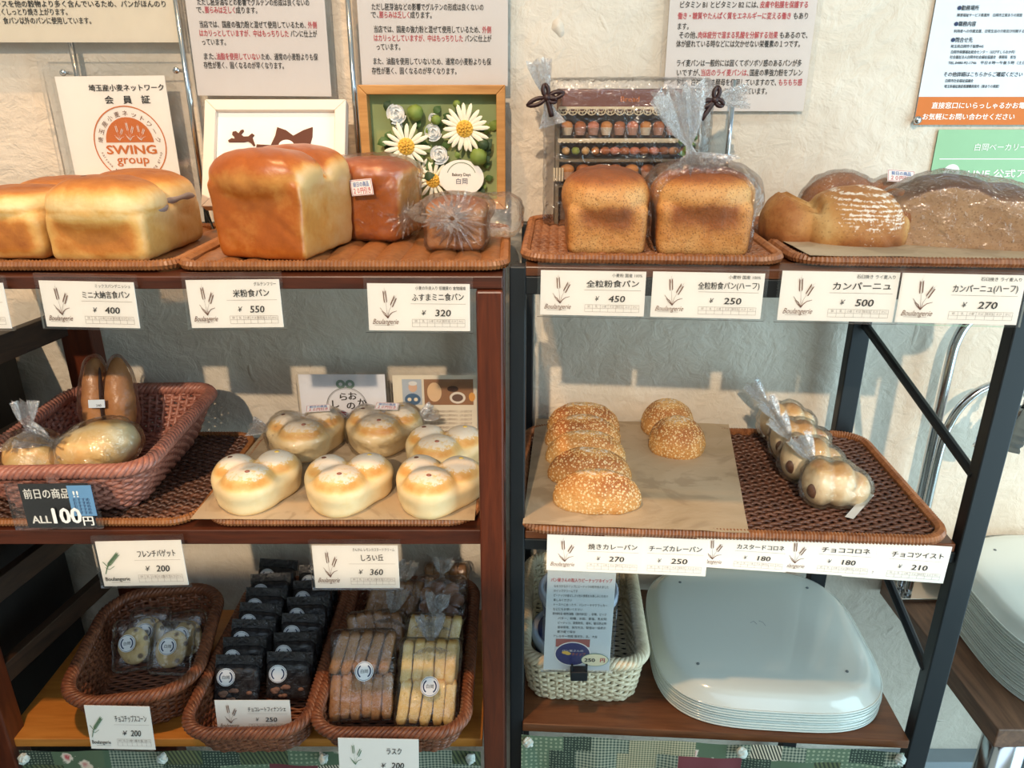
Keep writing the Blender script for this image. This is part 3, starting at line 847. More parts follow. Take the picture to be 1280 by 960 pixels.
# ============================================================ posters and pictures on and before the wall
class Sheet:
    def __init__(s, name, label, cat, px, Y0, mat=None, sleeve=True, roll=0.0, thick=0.0006, margin=0.006, group=None):
        A = at(px[0], px[1], Y0); B = at(px[2], px[3], Y0); A.x = at(px[0], px[3], Y0).x; s.Y = Y0
        s.w = B.x - A.x; s.h = A.z - B.z; s.cx = (A.x + B.x) / 2; s.cz = (A.z + B.z) / 2
        s.t = thing(name, label, cat, (s.cx, Y0, s.cz), (0, roll, 0), group)
        mb = MB(); mb.b2(-s.w/2, s.w/2, 0, thick, -s.h/2, s.h/2); s.sheet = mb.obj('sheet', mat or M['poster'], s.t)
        if sleeve:
            mb = MB(); mb.b2(-s.w/2 - margin, s.w/2 + margin, -0.0022, 0.0016, -s.h/2 - margin * 2, s.h/2 + margin); mb.obj('clear_sleeve', M['sleeve'], s.t)
    def p(s, x, y):
        q = at(x, y, s.Y); return q.x - s.cx, q.z - s.cz
    def line(s, segs, x0, x1, y, hpx=9.5, bold=0.022, slope=0.0):
        a = s.p(x0, y); b = s.p(x1, y); e = s.p(x0, y - hpx)
        write_line(s.t, segs, a[0], b[0], a[1], e[1] - a[1], bold, slope=slope)
    def rect(s, x0, y0, x1, y1, ink, name, y=-0.0004):
        a = (s.p(x0, y1)[0], s.p(x0, y0)[1]); b = s.p(x1, y1); mb = MB(); mb.flat([(a[0], b[1]), (b[0], b[1]), (b[0], a[1]), (a[0], a[1])], y)
        return mb.obj(name, M[ink], s.t)
K, RD = 'ink', 'ink_red'
s = Sheet('notice_poster', 'wide cream notice with three lines of dark text at the top left corner', 'poster', (-60, -80, 225, 53), 0.272, plain((220, 212, 194), .6, 0, 'cream_paper'))
s.line([('グルムロースを他の穀物より多く含んでいるため、パンがほんのり', K)], -40, 212, 5)
s.line([('甘くしっとり焼き上がります。', K)], -6, 86, 15)
s.line([('食パン以外のパンに使用しています。', K)], 4, 116, 26)
def gluten(s, dx, dy, sl=0.0):
    s.line([('ただし胚芽油などの影響でグルテンの形成は良くないの', K)], 246+dx, 389+dx, 3+dy, slope=sl)
    s.line([('で、', K), ('膨らみは乏しく', RD), ('成ります。', K)], 245+dx, 322+dx, 13+dy, slope=sl)
    s.line([('当店では、国産の強力粉と混ぜて使用しているため、', K), ('外側', RD)], 249+dx, 396+dx, 31+dy, slope=sl)
    s.line([('はカリっとしていますが、中はもっちりした', RD), ('パンに仕上が', K)], 249+dx, 397+dx, 42+dy, slope=sl)
    s.line([('っています。', K)], 252+dx, 283+dx, 53+dy, slope=sl)
s = Sheet('notice_poster', 'pale notice with black and red text hung above the rabbit picture', 'poster', (248, -60, 415, 120), 0.268, roll=R(.4))
gluten(s, 0, 0)
s.line([('また、', K), ('油脂を使用していない', RD), ('ため、通常の小麦粉よりも保', K)], 254, 399, 71)
s.line([('存性が悪く、固くなるのが早くなります。', K)], 255, 357, 82)
s = Sheet('notice_poster', 'pale notice with black and red text standing above the framed daisies', 'poster', (453, -60, 635, 107), 0.268, roll=R(.3))
gluten(s, 218, 6)
s.line([('また、油脂を使用していないため、通常の小麦粉よりも保', K)], 466, 617, 77)
s.line([('存性が悪く、固くなるのが早くなります。', K)], 465, 573, 89)
s = Sheet('notice_poster', 'rye bread notice with red words on the wall above the miniature bakery', 'poster', (828, -60, 1004, 139), 0.284)
s.line([('ビタミン B1 とビタミン B2 には、', K), ('皮膚や粘膜を保護する', RD)], 849, 1011, 6)
s.line([('働き・糖質やたんぱく質をエネルギーに変える働き', RD), ('もあり', K)], 847, 1010, 20)
s.line([('ます。', K)], 846, 861, 33)
s.line([('その他、', K), ('肉体疲労で溜まる乳酸を分解する効果', RD), ('もあるので、', K)], 848, 1010, 44)
s.line([('体が疲れている時などには欠かせない栄養素の１つです。', K)], 845, 1003, 55)
s.line([('ライ麦パンは一般的には固くてボソボソ感のあるパンが多', K)], 845, 1005, 79)
s.line([('いですが、', K), ('当店のライ麦パンは、', RD), ('国産の準強力粉をブレン', K)], 845, 1004, 91)
s.line([('ドし、白神こだま酵母を使用していますので、', K), ('もちもち感', RD)], 845, 1003, 103)
s.line([('パンに仕上がっています。', K)], 893, 960, 114)
s = Sheet('notice_poster', 'pale blue-white job notice with an orange band pinned at the top right', 'poster', (1142, -70, 1400, 156), 0.286, plain((214, 222, 232), .4, 0, 'pale_blue_paper'), sleeve=False, roll=R(0))
s.rect(1142, 121, 1400, 156, 'ink_orange', 'orange_band')
for y, x, t in ((10, 1196, '●勤務場所'), (30, 1192, '●職務内容'), (50, 1188, '●問合せ先')): s.line([(t[0], 'ink_navy'), (t[1:], K)], x, x + 28, y, 7)
for y, x0, x1, t in ((19, 1196, 1279, '障害福祉サービス事業所　白岡市立東ありの実館'), (39, 1192, 1290, '利用者への作業支援、日常生活の介助及び付随する業務'),
                     (58, 1188, 1230, '埼玉県白岡市千駄野445'), (65, 1188, 1270, '白岡市保健福祉総合センター（はぴすしらおか内）'), (71.5, 1187, 1271, '社会福祉法人白岡市社会福祉協議会　事務局　担当'),
                     (78.5, 1185, 1300, 'TEL.0480-92-1746　平日８時～午後５時（土日祝除く）'), (101, 1181, 1217, '白岡市社会福祉協議会'), (108, 1180, 1250, '埼玉県福祉施設看護職員案内（東ありの実館）')):
    s.line([(t, K)], x0, x1, y, 4.6, .01)
s.line([('その他詳細はこちらからご確認ください', K)], 1179, 1280, 93, 6.5, .01)
s.line([('直接窓口にいらっしゃるかお電話で', 'ink_white')], 1164, 1300, 132, 8.5)
s.line([('お気軽にお問い合わせください', 'ink_white')], 1152, 1270, 146, 8.5)
pin = at(1145.5, 150, .284)
mb = MB(); mb.lathe([(.0005, .006), (.004, .0055), (.005, .003), (.003, .001), (.003, -.002)], k=16, M=Matrix.Rotation(R(90), 3, 'X')); tag(mb.obj('wall_pin', M['chrome'], smooth=True, loc=pin), 'silver pin at the lower left corner of the orange-banded notice', 'pin')
s = Sheet('green_poster', 'pale green poster with white lettering below the orange-banded notice', 'poster', (1147, 162, 1400, 300), 0.287, plain((138, 184, 140), .4, 0, 'pale_green_paper'), sleeve=False)
s.line([('白岡ベーカリー', 'ink_white')], 1217, 1284, 184, 10, .0)
s.line([('LINE 公式アカウント', 'ink_white')], 1208, 1340, 217, 11, .02)
s.line([('友だち募集中', 'ink_white')], 1245, 1345, 249, 13, .02)
s.rect(1174, 198.2, 1400, 199.2, 'ink_white', 'rule_line'); s.rect(1174, 233, 1400, 234, 'ink_white', 'rule_line')
c = s.p(1189, 215); mb = MB(); mb.add([(c[0] + .010*math.cos(a/24*2*PI), -.0004, c[1] + .0095*math.sin(a/24*2*PI)) for a in range(24)], [tuple(range(24))[::1]]); mb.obj('round_mark', M['ink_white'], s.t)
write(s.t, 'LINE', c[0], c[1], .006, 'ink_green', w=.014, bold=.02, align='C', y=-.0009)
# certificate with the orange wheat emblem
s = Sheet('certificate', 'cream certificate with a round orange wheat emblem standing behind the loaves at left', 'certificate', (99, 95, 229, 245), 0.262, M['paper'], roll=R(-.5), margin=.012)
s.line([('埼玉産小麦ネットワーク', K)], 111, 207, 110, 9, .03)
s.line([('会　員　証', K)], 131, 189, 125, 11, .03)
def ring(mb, c, r0, r1, y, a0=0, a1=360, n=48):
    P = []
    for i in range(n): 
        p, q = R(a0 + (a1-a0)*i/n), R(a0 + (a1-a0)*(i+1)/n)
        mb.flat([(c[0]+r0*math.cos(p), c[1]+r0*math.sin(p)), (c[0]+r1*math.cos(p), c[1]+r1*math.sin(p)), (c[0]+r1*math.cos(q), c[1]+r1*math.sin(q)), (c[0]+r0*math.cos(q), c[1]+r0*math.sin(q))], y)
c = s.p(163, 180); rr_ = s.p(208, 180)[0] - c[0]
mb = MB(); ring(mb, c, rr_ * .97, rr_ * 1.0, -.0006)
hc = s.p(163, 178); mb.flat([(hc[0] + rr_*.66*math.cos(R(a)), hc[1] + rr_*.66*math.sin(R(a))) for a in range(0, 181, 10)], -.0005); mb.obj('round_emblem', M['ink_orange'], s.t)
for k in (-1, 0, 1):
    motif(s.t, WHEAT, hc[0] + k*rr_*.30 - rr_*.13, hc[1] + .002, rr_*.3, rr_*(.5 if k == 0 else .42), 'ink_white', y=-.0009, name='wheat_mark')
write(s.t, 'SWING', c[0], s.p(0, 187)[1], .0145, 'ink_orange', w=.062, bold=.03, align='C')
write(s.t, 'group', c[0], s.p(0, 199)[1], .0145, 'ink_orange', w=.040, bold=.02, align='C')
for i, ch in enumerate('埼玉産小麦ネットワーク'):
    a = R(172 - i * 16.4); write(s.t, ch, c[0] + rr_*.80*math.cos(a), c[1] + rr_*.80*math.sin(a), .0068, 'ink_brown', align='C', rot=a - PI/2)
for i, ch in enumerate('saitama wheat network swing group'):
    a = R(196 + i * 4.6); write(s.t, ch, c[0] + rr_*.84*math.cos(a), c[1] + rr_*.84*math.sin(a), .0042, 'ink_brown', w=.0022, align='C', rot=a + PI/2)
for x, y, nm in ((80, 91, 'left'), (221, 88, 'right')):
    mb = MB(); mb.lathe([(.0005, .004), (.0035, .0035), (.004, .002), (.002, 0), (.002, -.016)], k=14, M=Matrix.Rotation(R(90), 3, 'X')); tag(mb.obj('steel_screw', M['chrome'], smooth=True, loc=at(x, y, .268)), 'small metal stud on the acrylic plate above the %s top corner of the certificate' % nm, 'stud')
ac = thing('acrylic_plate', 'large clear acrylic plate behind the certificate, below the cream notice', 'acrylic plate', (at(148, 160, .27).x, .272, at(148, 160, .27).z))
mb = MB(); mb.b2(-.083, .083, -.0015, .0015, -.085, .085); mb.obj('plate', M['sleeve'], ac)

# chrome poles of the notice stands behind the loaves
for i, (px, py0, py1, lab) in enumerate(((92, 40, 200, 'chrome pole behind the certificate, below the cream notice'), (236, -20, 262, 'bright chrome pole between the certificate and the rabbit picture'),
                                  (441, -20, 210, 'bright chrome pole beside the framed daisies'), (912, 100, 240, 'chrome pole behind the miniature bakery, below the rye notice'))):
    q = at(px, (py0+py1)/2 if i else 75, .266 if i else .276); z0, z1 = 1.2475, at(px, py0, .266).z
    t = thing('notice_stand', lab, 'stand', (q.x, .268 if i != 0 else .277, 0))
    mb = MB(); mb.tube([(0, 0, z0), (0, 0, z1)], .0032, 12); mb.obj('pole', M['chrome'], t, smooth=True)
    mb = MB(); mb.b2(-.022, .022, -.012, .009, 1.241 if i < 3 else 1.2475, 1.2475 if i < 3 else 1.250); mb.obj('foot', M['black_metal'], t)

# rabbit picture frame
def frame(name, label, cat, px, Y0, mat, bw, depth=.016, lean=0.0, roll=0.0):
    A = at(px[0], px[1], Y0); B = at(px[2], px[3], Y0); w = B.x - A.x; h = A.z - B.z
    if lean: h = h / math.cos(lean)
    t = thing(name, label, cat, ((A.x+B.x)/2, Y0, (A.z+B.z)/2), (lean, roll, 0))
    for nm, sgn in (('top', 1), ('bottom', -1)):
        mb = MB(); z1 = sgn * h / 2; z0 = sgn * (h/2 - bw)
        mb.add([(-w/2,0,z1),(w/2,0,z1),(w/2-bw,0,z0),(-w/2+bw,0,z0),(-w/2,depth,z1),(w/2,depth,z1),(w/2-bw,depth,z0),(-w/2+bw,depth,z0)], [(0,1,2,3),(4,7,6,5),(0,4,5,1),(1,5,6,2),(2,6,7,3),(3,7,4,0)])
        mb.obj('frame_rail', mat, t, bevel=.001)
    for sgn in (1, -1):
        mb = MB(); x1 = sgn * w / 2; x0 = sgn * (w/2 - bw)
        mb.add([(x1,0,h/2),(x1,0,-h/2),(x0,0,-h/2+bw),(x0,0,h/2-bw),(x1,depth,h/2),(x1,depth,-h/2),(x0,depth,-h/2+bw),(x0,depth,h/2-bw)], [(0,1,2,3),(4,7,6,5),(0,4,5,1),(1,5,6,2),(2,6,7,3),(3,7,4,0)])
        mb.obj('frame_rail', mat, t, bevel=.001)
    return t, w, h
t, w, h = frame('rabbit_picture', 'whitewashed picture frame with brown leaping rabbit cut-outs behind the orange loaf', 'picture frame', (244, 124, 436, 254), 0.212, plain((228, 216, 202), .5, 0, 'whitewashed_wood'), .013, lean=-.45)
mb = MB(); mb.b2(-w/2 + .012, w/2 - .012, .007, .009, -h/2 + .012, h/2 - .012); mb.obj('mount', M['paper'], t)
Q = lambda x, y: (at(x, y, .212).x - t.location.x, (at(x, y, .212).z - t.location.z) * 1.08)
felt = plain((96, 58, 44), .9, 0, 'brown_felt')
def cut(pts, name, T=t, m=felt, y0=.0052, y1=.007): mb = MB(); mb.prism([Q(*p) for p in pts][::-1], y0, y1); return mb.obj(name, m, T)
cut([(280,173),(284,170),(288,171),(287,168),(284,166),(284,162),(288,161),(292,164),(294,160),(297,159),(298,161),(295,165),(299,168),(305,168),(309,164),(312,166),(310,169),(312,173),(315,179),(313,180),(309,176),(305,174),(300,175),(294,175),(289,175),(285,175),(281,175)], 'rabbit_cutout')
cut([(317,178),(335,179),(339,167),(340,156),(352,160),(362,167),(374,160),(385,156),(386,168),(384,180),(396,182),(397,205),(317,200)], 'bow_cutout')
mb = MB(); c = Q(355, 180); mb.flat([(c[0] + .009*math.cos(R(a)), c[1] + .007*math.sin(R(a))) for a in range(0, 360, 20)], .0045); mb.obj('inner_disc', M['paper'], t)
cut([(275,213),(279,211),(283,213),(286,219),(290,222),(284,222),(278,218)], 'rabbit_cutout')

# daisy picture: natural oak frame with dried flowers
t, w, h = frame('daisy_picture', 'oak shadow-box frame filled with daisies, white roses and leaves', 'picture frame', (446, 106, 632, 262), 0.240, mat_wood('oak_frame', (168, 116, 58), (204, 152, 88), .45, 'X'), .0105, .02)
def mat_dots():
    m = NT('green_dotted_paper'); v = m.coord('Object'); vo = m.n('ShaderNodeTexVoronoi'); vo.inputs['Scale'].default_value = 190; vo.inputs['Randomness'].default_value = .15; m.l(v, vo.inputs['Vector'])
    m.base(m.ramp(vo.outputs['Distance'], [(.18, (206, 208, 160)), (.26, (148, 160, 108))])); m.set(Roughness=.9); return m.m
mb = MB(); mb.b2(-w/2 + .009, w/2 - .009, .018, .0195, -h/2 + .009, h/2 - .009); mb.obj('backing_paper', mat_dots(), t)
PET = plain((246, 242, 218), .6, 0, 'daisy_petal'); YEL = plain((226, 182, 74), .7, 0, 'daisy_centre'); ROSE = plain((236, 238, 236), .5, 0, 'white_rose')
LEAF = [plain((74, 104, 50), .6, 0, 'leaf_green'), plain((52, 74, 44), .6, 0, 'leaf_dark_green'), plain((118, 140, 62), .6, 0, 'leaf_light_green')]
def daisy(T, c, r, n, y, seed):
    rnd = random.Random(seed); d = bpy.data.objects.new('daisy', None)
    head = MB()
    for k in range(5):
        for j in range(12 - 2*k):
            a = j / (12 - 2*k) * 2 * PI + k; q = r * (.30 - .055 * k)
            V_, F_, D_ = (lambda: (CS(2)[0] * r * .045, CS(2)[1], 0))()
            head.add(V_ + np.array((c[0] + q*math.cos(a), y - .004 - .0008*k, c[1] + q*math.sin(a))), F_)
    head.add(CS(4)[0] * np.array((r * .36, .003, r * .36)) + np.array((c[0], y - .0025, c[1])), CS(4)[1])
    core = head.obj('daisy_centre', YEL, T)
    pet = None
    for j in range(n):
        a = j / n * 2 * PI + rnd.uniform(-.06, .06); L = r * rnd.uniform(.88, 1.05); wd = r * .15
        if pet is None or j % 3 == 0:
            mb = MB(); V = []
            for i, (f, g) in enumerate(((.2, .4), (.45, .85), (.7, 1.0), (.9, .75), (1.0, .2))):
                for s_ in (-1, 0, 1): V.append((f * r, -.001 * (1 - s_*s_) - .003 * math.sin(f * 2.2) + rnd.uniform(-.0004, .0004), s_ * g * wd * .62))
            mb.add(V, [(i*3+q, i*3+q+1, (i+1)*3+q+1, (i+1)*3+q) for i in range(4) for q in range(2)]); pet = mb.mesh('petal', PET, True)
        o = mkobj('petal', pet, T, (c[0], y, c[1]), (0, -a, 0)); o.scale = (L / r, 1, 1)
def rose(T, c, r, y, seed):
    rnd = random.Random(seed); mb = MB()
    for k in range(11):
        a = k * 2.4; q = r * (.12 + .078 * k); n_ = 7; V = []
        for i in range(n_):
            b = a + (i / (n_-1) - .5) * 1.9
            for f, yy in ((0, 0), (.5, -.5), (1, -1.0)):
                rr2 = q * (.75 + .35 * f); V.append((c[0] + rr2*math.cos(b), y + yy * (r * .9 - q * .62), c[1] + rr2*math.sin(b)))
        mb.add(V, [(i*3+j, i*3+j+1, (i+1)*3+j+1, (i+1)*3+j) for i in range(n_-1) for j in range(2)])
    mb.add(CS(4)[0] * r * .8 * np.array((1, .5, 1)) + np.array((c[0], y + .001, c[1])), CS(4)[1]); mb.obj('rose', ROSE, T, smooth=True)
def leafm(seed):
    mb = MB(); rnd = random.Random(seed); V = []
    for f, g in ((0, .05), (.25, .5), (.5, .62), (.75, .4), (1, .02)):
        for s_ in (-1, 0, 1): V.append((f, -.12 * (1 - abs(s_)) * .5 - .25*math.sin(f*3), s_ * g * .6))
    mb.add(V, [(i*3+q, i*3+q+1, (i+1)*3+q+1, (i+1)*3+q) for i in range(4) for q in range(2)]); return mb
LM = [leafm(0).mesh('leaf', m_, True) for m_ in LEAF]
Q = lambda x, y: (at(x, y, .245).x - t.location.x, at(x, y, .245).z - t.location.z)
rnd = random.Random(5)
for i in range(70):
    x, y = rnd.uniform(480, 612), rnd.uniform(132, 240)
    if x < 500 and y < 160 and rnd.random() < .5: continue
    o = mkobj('leaf', LM[rnd.choice((0, 0, 1, 1, 2))], t, (*[Q(x, y)[0]], rnd.uniform(.008, .016), Q(x, y)[1]), (rnd.uniform(-.4, .4), rnd.uniform(0, 6.28), rnd.uniform(-.3, .3)))
    k = rnd.uniform(.008, .017); o.scale = (k, k, k)
for x, y, r in ((519, 141, 8), (598, 196, 9), (604, 181, 6), (545, 150, 5), (571, 130, 4)):
    mb = MB(); V_ = CS(5)[0]; mb.add(V_ * .00118 * r * (1 + .15*wob(V_, 9, int(x)))[:, None] + np.array((Q(x, y)[0], .006, Q(x, y)[1])), CS(5)[1]); mb.obj('berry_head', LEAF[2 if r != 6 else 1], t, smooth=True)
daisy(t, Q(508, 183), .0285, 17, .006, 1); daisy(t, Q(581, 161), .0285, 20, .005, 2); daisy(t, Q(541, 226), .024, 14, .010, 3); daisy(t, Q(524, 215), .019, 12, .013, 4)
for x, y, r in ((495, 142, .0125), (541, 165, .011), (549, 193, .012), (542, 148, .007), (498, 157, .005)): rose(t, Q(x, y), r, .009, int(x))
tg = Q(577, 222); mb = MB(); mb.flat([(tg[0] + .027*math.cos(R(a)), tg[1] + .021*math.sin(R(a))) for a in range(0, 360, 12)], .0025); mb.obj('oval_tag', M['paper'], t)
write(t, 'Bakery Days', tg[0], tg[1] + .004, .0048, 'ink', w=.023, bold=.01, align='C', y=.002)
write(t, '白岡', tg[0], tg[1] - .004, .0075, 'ink_navy', align='C', y=.002)
mb = MB(); ring(mb, tg, .0175, .0182, .002, 20, 160, 14); mb.obj('wreath', M['ink_green'], t)

# small black easel feet seen under the rabbit frame
mb = MB(); mb.tube([at(258, 255, .25), at(258, 262, .235), at(268, 290, .225), at(270, 330, .26)], .0022, 6)
tag(mb.obj('wire_easel', M['black_metal']), 'thin black wire easel holding up the rabbit picture', 'easel')

# ============================================================ miniature bakery in cellophane with brown ribbons
X0, X1 = at(700, 110, .20).x, at(882, 110, .20).x; DW = X1 - X0; zt = at(700, 108, .20).z; zb = 1.2505
t = thing('miniature_bakery', 'miniature bakery display with tiny loaves, wrapped in cellophane with brown ribbon bows', 'miniature', ((X0+X1)/2, .222, zb))
H = zt - zb; hw = DW / 2
BR = plain((112, 66, 54), .6, 0, 'mini_roof_brown'); BK = plain((120, 104, 82), .7, 0, 'mini_back'); CRM = plain((214, 196, 164), .7, 0, 'mini_lace')
mb = MB(); mb.b2(-hw, hw, .030, .036, 0, H - .002); mb.obj('back_panel', plain((112, 84, 66), .7, 0, 'mini_wood'), t)
mb = MB(); mb.b2(-hw + .004, hw - .004, -.004, .03, H - .026, H - .003); mb.obj('roof_box', BR, t, bevel=.001)
for k, tx in enumerate(('Bread',)): write(t, tx, 0, H - .013, .008, 'ink_orange', align='C', y=-.0048)
for sx in (-1, 1):
    mb = MB(); mb.b2(sx*hw - .002, sx*hw + .002, -.004, .034, 0, H - .026); mb.obj('side_panel', BK, t)
SH = [(H - .052, 'top'), (H - .086, 'mid'), (H - .118, 'low')]
zsh = [1.2505 + 0]
for py in (176, 200, 232):
    z = at(760, py, .21).z - zb
    mb = MB(); mb.b2(-hw + .002, hw - .002, -.002, .03, z - .003, z); mb.obj('mini_shelf', BK, t)
def scallop(z, n, r, name='lace_trim'):
    mb = MB()
    for i in range(n):
        x = -hw + (i + .5) * DW / n
        P = [(x + r*math.cos(R(a)), -.0048, z - abs(r*1.1*math.sin(R(a)))) for a in range(0, 181, 30)]; mb.tube(P, .0007, 5)
        P = [(x + r*.55*math.cos(R(a)), -.0048, z - abs(r*.6*math.sin(R(a)))) for a in range(0, 181, 45)]; mb.tube(P, .0005, 4)
    mb.b2(-hw, hw, -.0052, -.0046, z - .0005, z + .0022); mb.obj(name, CRM, t)
scallop(at(760, 136, .21).z - zb, 15, .0062); scallop(at(760, 176, .21).z - zb, 34, .0022)
mb = MB()
for i in range(44):
    x = -hw + (i+.5)*DW/44; mb.flat([(x-.0012, H-.026), (x+.0012, H-.026), (x, H-.0295)], -.0046)
mb.obj('pinking_trim', CRM, t)
rnd = random.Random(11)
MBR = [plain(c_, .6, 0, 'mini_loaf') for c_ in ((196, 130, 70), (214, 168, 110), (166, 96, 52), (150, 160, 70), (196, 120, 90), (232, 204, 160))]
z = at(760, 171.5, .2).z - zb
for i in range(10):
    x = -hw + .011 + i * (DW - .02) / 9.3
    mb = MB(); mb.lathe([(.0048, 0), (.0068, .008), (.0064, .0085), (.001, .008)], c=(x, .006, z + .001), k=14); mb.obj('mini_cup', plain((176, 132, 112) if i % 3 else (206, 186, 160), .7, 0, 'mini_paper_cup'), t)
    mb = MB(); mb.add(CS(5)[0] * np.array((.0068, .0062, .006)) * (1 + .1*wob(CS(5)[0], 5, i))[:, None] + np.array((x, .006, z + .0105)), CS(5)[1]); mb.obj('mini_bun', MBR[(i * 2) % 6], t, smooth=True)
z = at(760, 196, .2).z - zb
for i in range(13):
    x = -hw + .010 + i * (DW - .02) / 12.3; big = i > 3
    mb = MB(); mb.add(CS(5)[0] * np.array((.0062 if big else .0048, .005, .0045)) * (1 + .12*wob(CS(5)[0], 5, i+30))[:, None] + np.array((x, .004, z + .0048)), CS(5)[1]); mb.obj('mini_bun', MBR[[1, 3, 1, 0, 2, 4, 2, 4, 2, 4, 2, 0, 2][i]], t, smooth=True)
z = at(760, 228, .2).z - zb
for i in range(8):
    x = -hw + .012 + i * (DW - .022) / 7.3
    mb = MB(); mb.lathe([(.006, 0), (.008, .009), (.001, .008)], c=(x, .004, z + .001), k=14); mb.obj('mini_cup', plain((196, 150, 118), .7, 0, 'mini_paper_cup2'), t)
    mb = MB(); mb.add(CS(5)[0] * np.array((.0085, .007, .0062)) + np.array((x, .004, z + .012)), CS(5)[1]); mb.obj('mini_bun', MBR[2 if i % 2 else 0], t, smooth=True)
for i in range(26):
    o = mkobj('leaf', LM[2 if i % 3 else 0], t, (hw - .012 + rnd.uniform(-.007, .008), -.006 + rnd.uniform(-.004, .004), H - .052 - rnd.random() * .04), (rnd.uniform(-1, 1), rnd.uniform(0, 6.28), rnd.uniform(-1, 1)))
    k = rnd.uniform(.007, .013); o.scale = (k, k, k)
for k in range(4): 
    mb = MB(); mb.b2(-.0012 + -hw - .004 + k*.0032, .0012 - hw - .004 + k*.0032, -.012, -.006, at(700, 228, .2).z - zb, at(700, 211, .2).z - zb); mb.obj('mini_wafer', CRM, t, bevel=.0006)
# its cellophane
f = lambda p: s_box(p, (0, .014, H/2 + .003), (hw + .012, .028, H/2 + .004), .008)
bag(f, (0, .014, H/2), 22, .002, .0035, t, 4, M['film'], floor=-.001, tmax=.4)
for sx, px, py, hang in ((-1, 683, 122, (690, 146)), (1, 890, 125, (877, 150))):
    b = at(px, py, .205); bl = Vector((b.x - t.location.x, -.018, b.z - zb))
    frill((bl.x, bl.y, bl.z), (sx * (.25 if sx < 0 else 1.0), 0, 1.0 if sx < 0 else .12), .038, .0025, .017, 7, t, 3 + sx, skirt=.03, rs=.012)
    rib = plain((52, 30, 30), .45, 0, 'brown_ribbon')
    mb = MB()
    def strip(P, w0):
        V = []; P = np.array(P)
        for i, p_ in enumerate(P): V += [p_ + np.array((0, -.001, w0/2)), p_ - np.array((0, .001, w0/2))]
        mb.add(V, [(2*i, 2*i+1, 2*i+3, 2*i+2) for i in range(len(P)-1)])
    for a0_, L_ in ((100 if sx < 0 else 80, .015), (15 if sx < 0 else 200, .020), (200, .024), (-20 if sx < 0 else -30, .012)):
        d_ = np.array((math.cos(R(a0_)), 0, math.sin(R(a0_)))); n_ = np.array((-d_[2], 0, d_[0]))
        for s_ in (-1, 1):
            P = [np.array(bl) + d_ * L_ * f_ + n_ * s_ * .003 * math.sin(f_ * PI) + np.array((0, -.012, 0)) for f_ in np.linspace(0, 1, 7)]
            mb.tube(P, [.0016, .0022, .0026, .0026, .0026, .0024, .0012], 5, up=(0, 1, 0))
    e = at(hang[0], hang[1], .19); P = [np.array(bl) + np.array((0, -.012, 0)) * 1 + (np.array((e.x - t.location.x, bl.y - .012, e.z - zb)) - np.array(bl) - np.array((0, -.012, 0))) * f_ for f_ in np.linspace(0, 1, 5)]
    mb.tube(P, .0028, 4, up=(0, 1, 0))
    mb.add(CS(4)[0] * .0042 + np.array(bl) + np.array((0, -.012, 0)), CS(4)[1])
    mb.obj('ribbon_bow', rib, t, smooth=True)

# ============================================================ breads
B_ = {}
B_['milk'] = mat_bread('milk_loaf_crust', [(0.05, (230, 204, 148)), (0.35, (214, 166, 92)), (0.6, (188, 120, 50)), (0.95, (140, 76, 30))], .5, bump=.4)
B_['rice'] = mat_bread('rice_loaf_crust', [(0.05, (216, 176, 118)), (0.32, (204, 142, 70)), (0.6, (172, 92, 30)), (0.95, (126, 58, 18))], .36, bump=.25, coat=.15)
B_['wheat'] = mat_bread('wholewheat_crust', [(0.08, (210, 168, 108)), (0.4, (188, 128, 66)), (0.66, (146, 82, 36)), (0.95, (104, 54, 24))], .6, speck=((112, 72, 40), 480, .26, .6), bump=1.0)
B_['bran'] = mat_bread('bran_crust', [(0.1, (206, 164, 112)), (0.5, (176, 122, 74)), (0.9, (136, 78, 44))], .6, speck=((108, 70, 40), 500, .22, .5), bump=.6)
B_['country'] = mat_bread('country_crust', [(0.05, (214, 184, 128)), (0.4, (190, 142, 84)), (0.7, (156, 98, 50)), (0.98, (104, 60, 30))], .7, bump=.8, speck=((120, 84, 50), 260, .2, .3))
B_['crumb'] = mat_bread('rye_crumb', [(0.1, (188, 158, 124)), (0.5, (164, 130, 96)), (0.9, (104, 70, 46))], .85, speck=((112, 82, 58), 330, .2, .5), bump=1.0, bscale=120, bdist=.002)
B_['white'] = mat_bread('white_bun_crust', [(0.05, (238, 214, 166)), (0.35, (232, 196, 130)), (0.65, (214, 152, 76)), (0.95, (178, 106, 46))], .45, bump=.15)
B_['curry'] = mat_bread('crumbed_bun_crust', [(0.05, (224, 184, 122)), (0.4, (202, 146, 80)), (0.7, (164, 100, 48)), (0.95, (118, 68, 34))], .6, speck=((246, 226, 180), 300, .3, .65), bump=1.0, bscale=320, bdist=.002)
B_['cornet'] = mat_bread('cornet_crust', [(0.05, (240, 222, 186)), (0.4, (228, 188, 130)), (0.75, (178, 110, 60)), (0.98, (110, 60, 34))], .4, bump=.15)
B_['baguette'] = mat_bread('baguette_crust', [(0.1, (218, 172, 112)), (0.5, (184, 126, 72)), (0.9, (136, 84, 46))], .8, bump=.8)
B_['choc'] = mat_bread('chocolate_filling', [(0.1, (112, 76, 58)), (0.9, (76, 48, 38))], .3, bump=.2)
TZ = 1.2475     # loaves stand on the trays of the top shelf

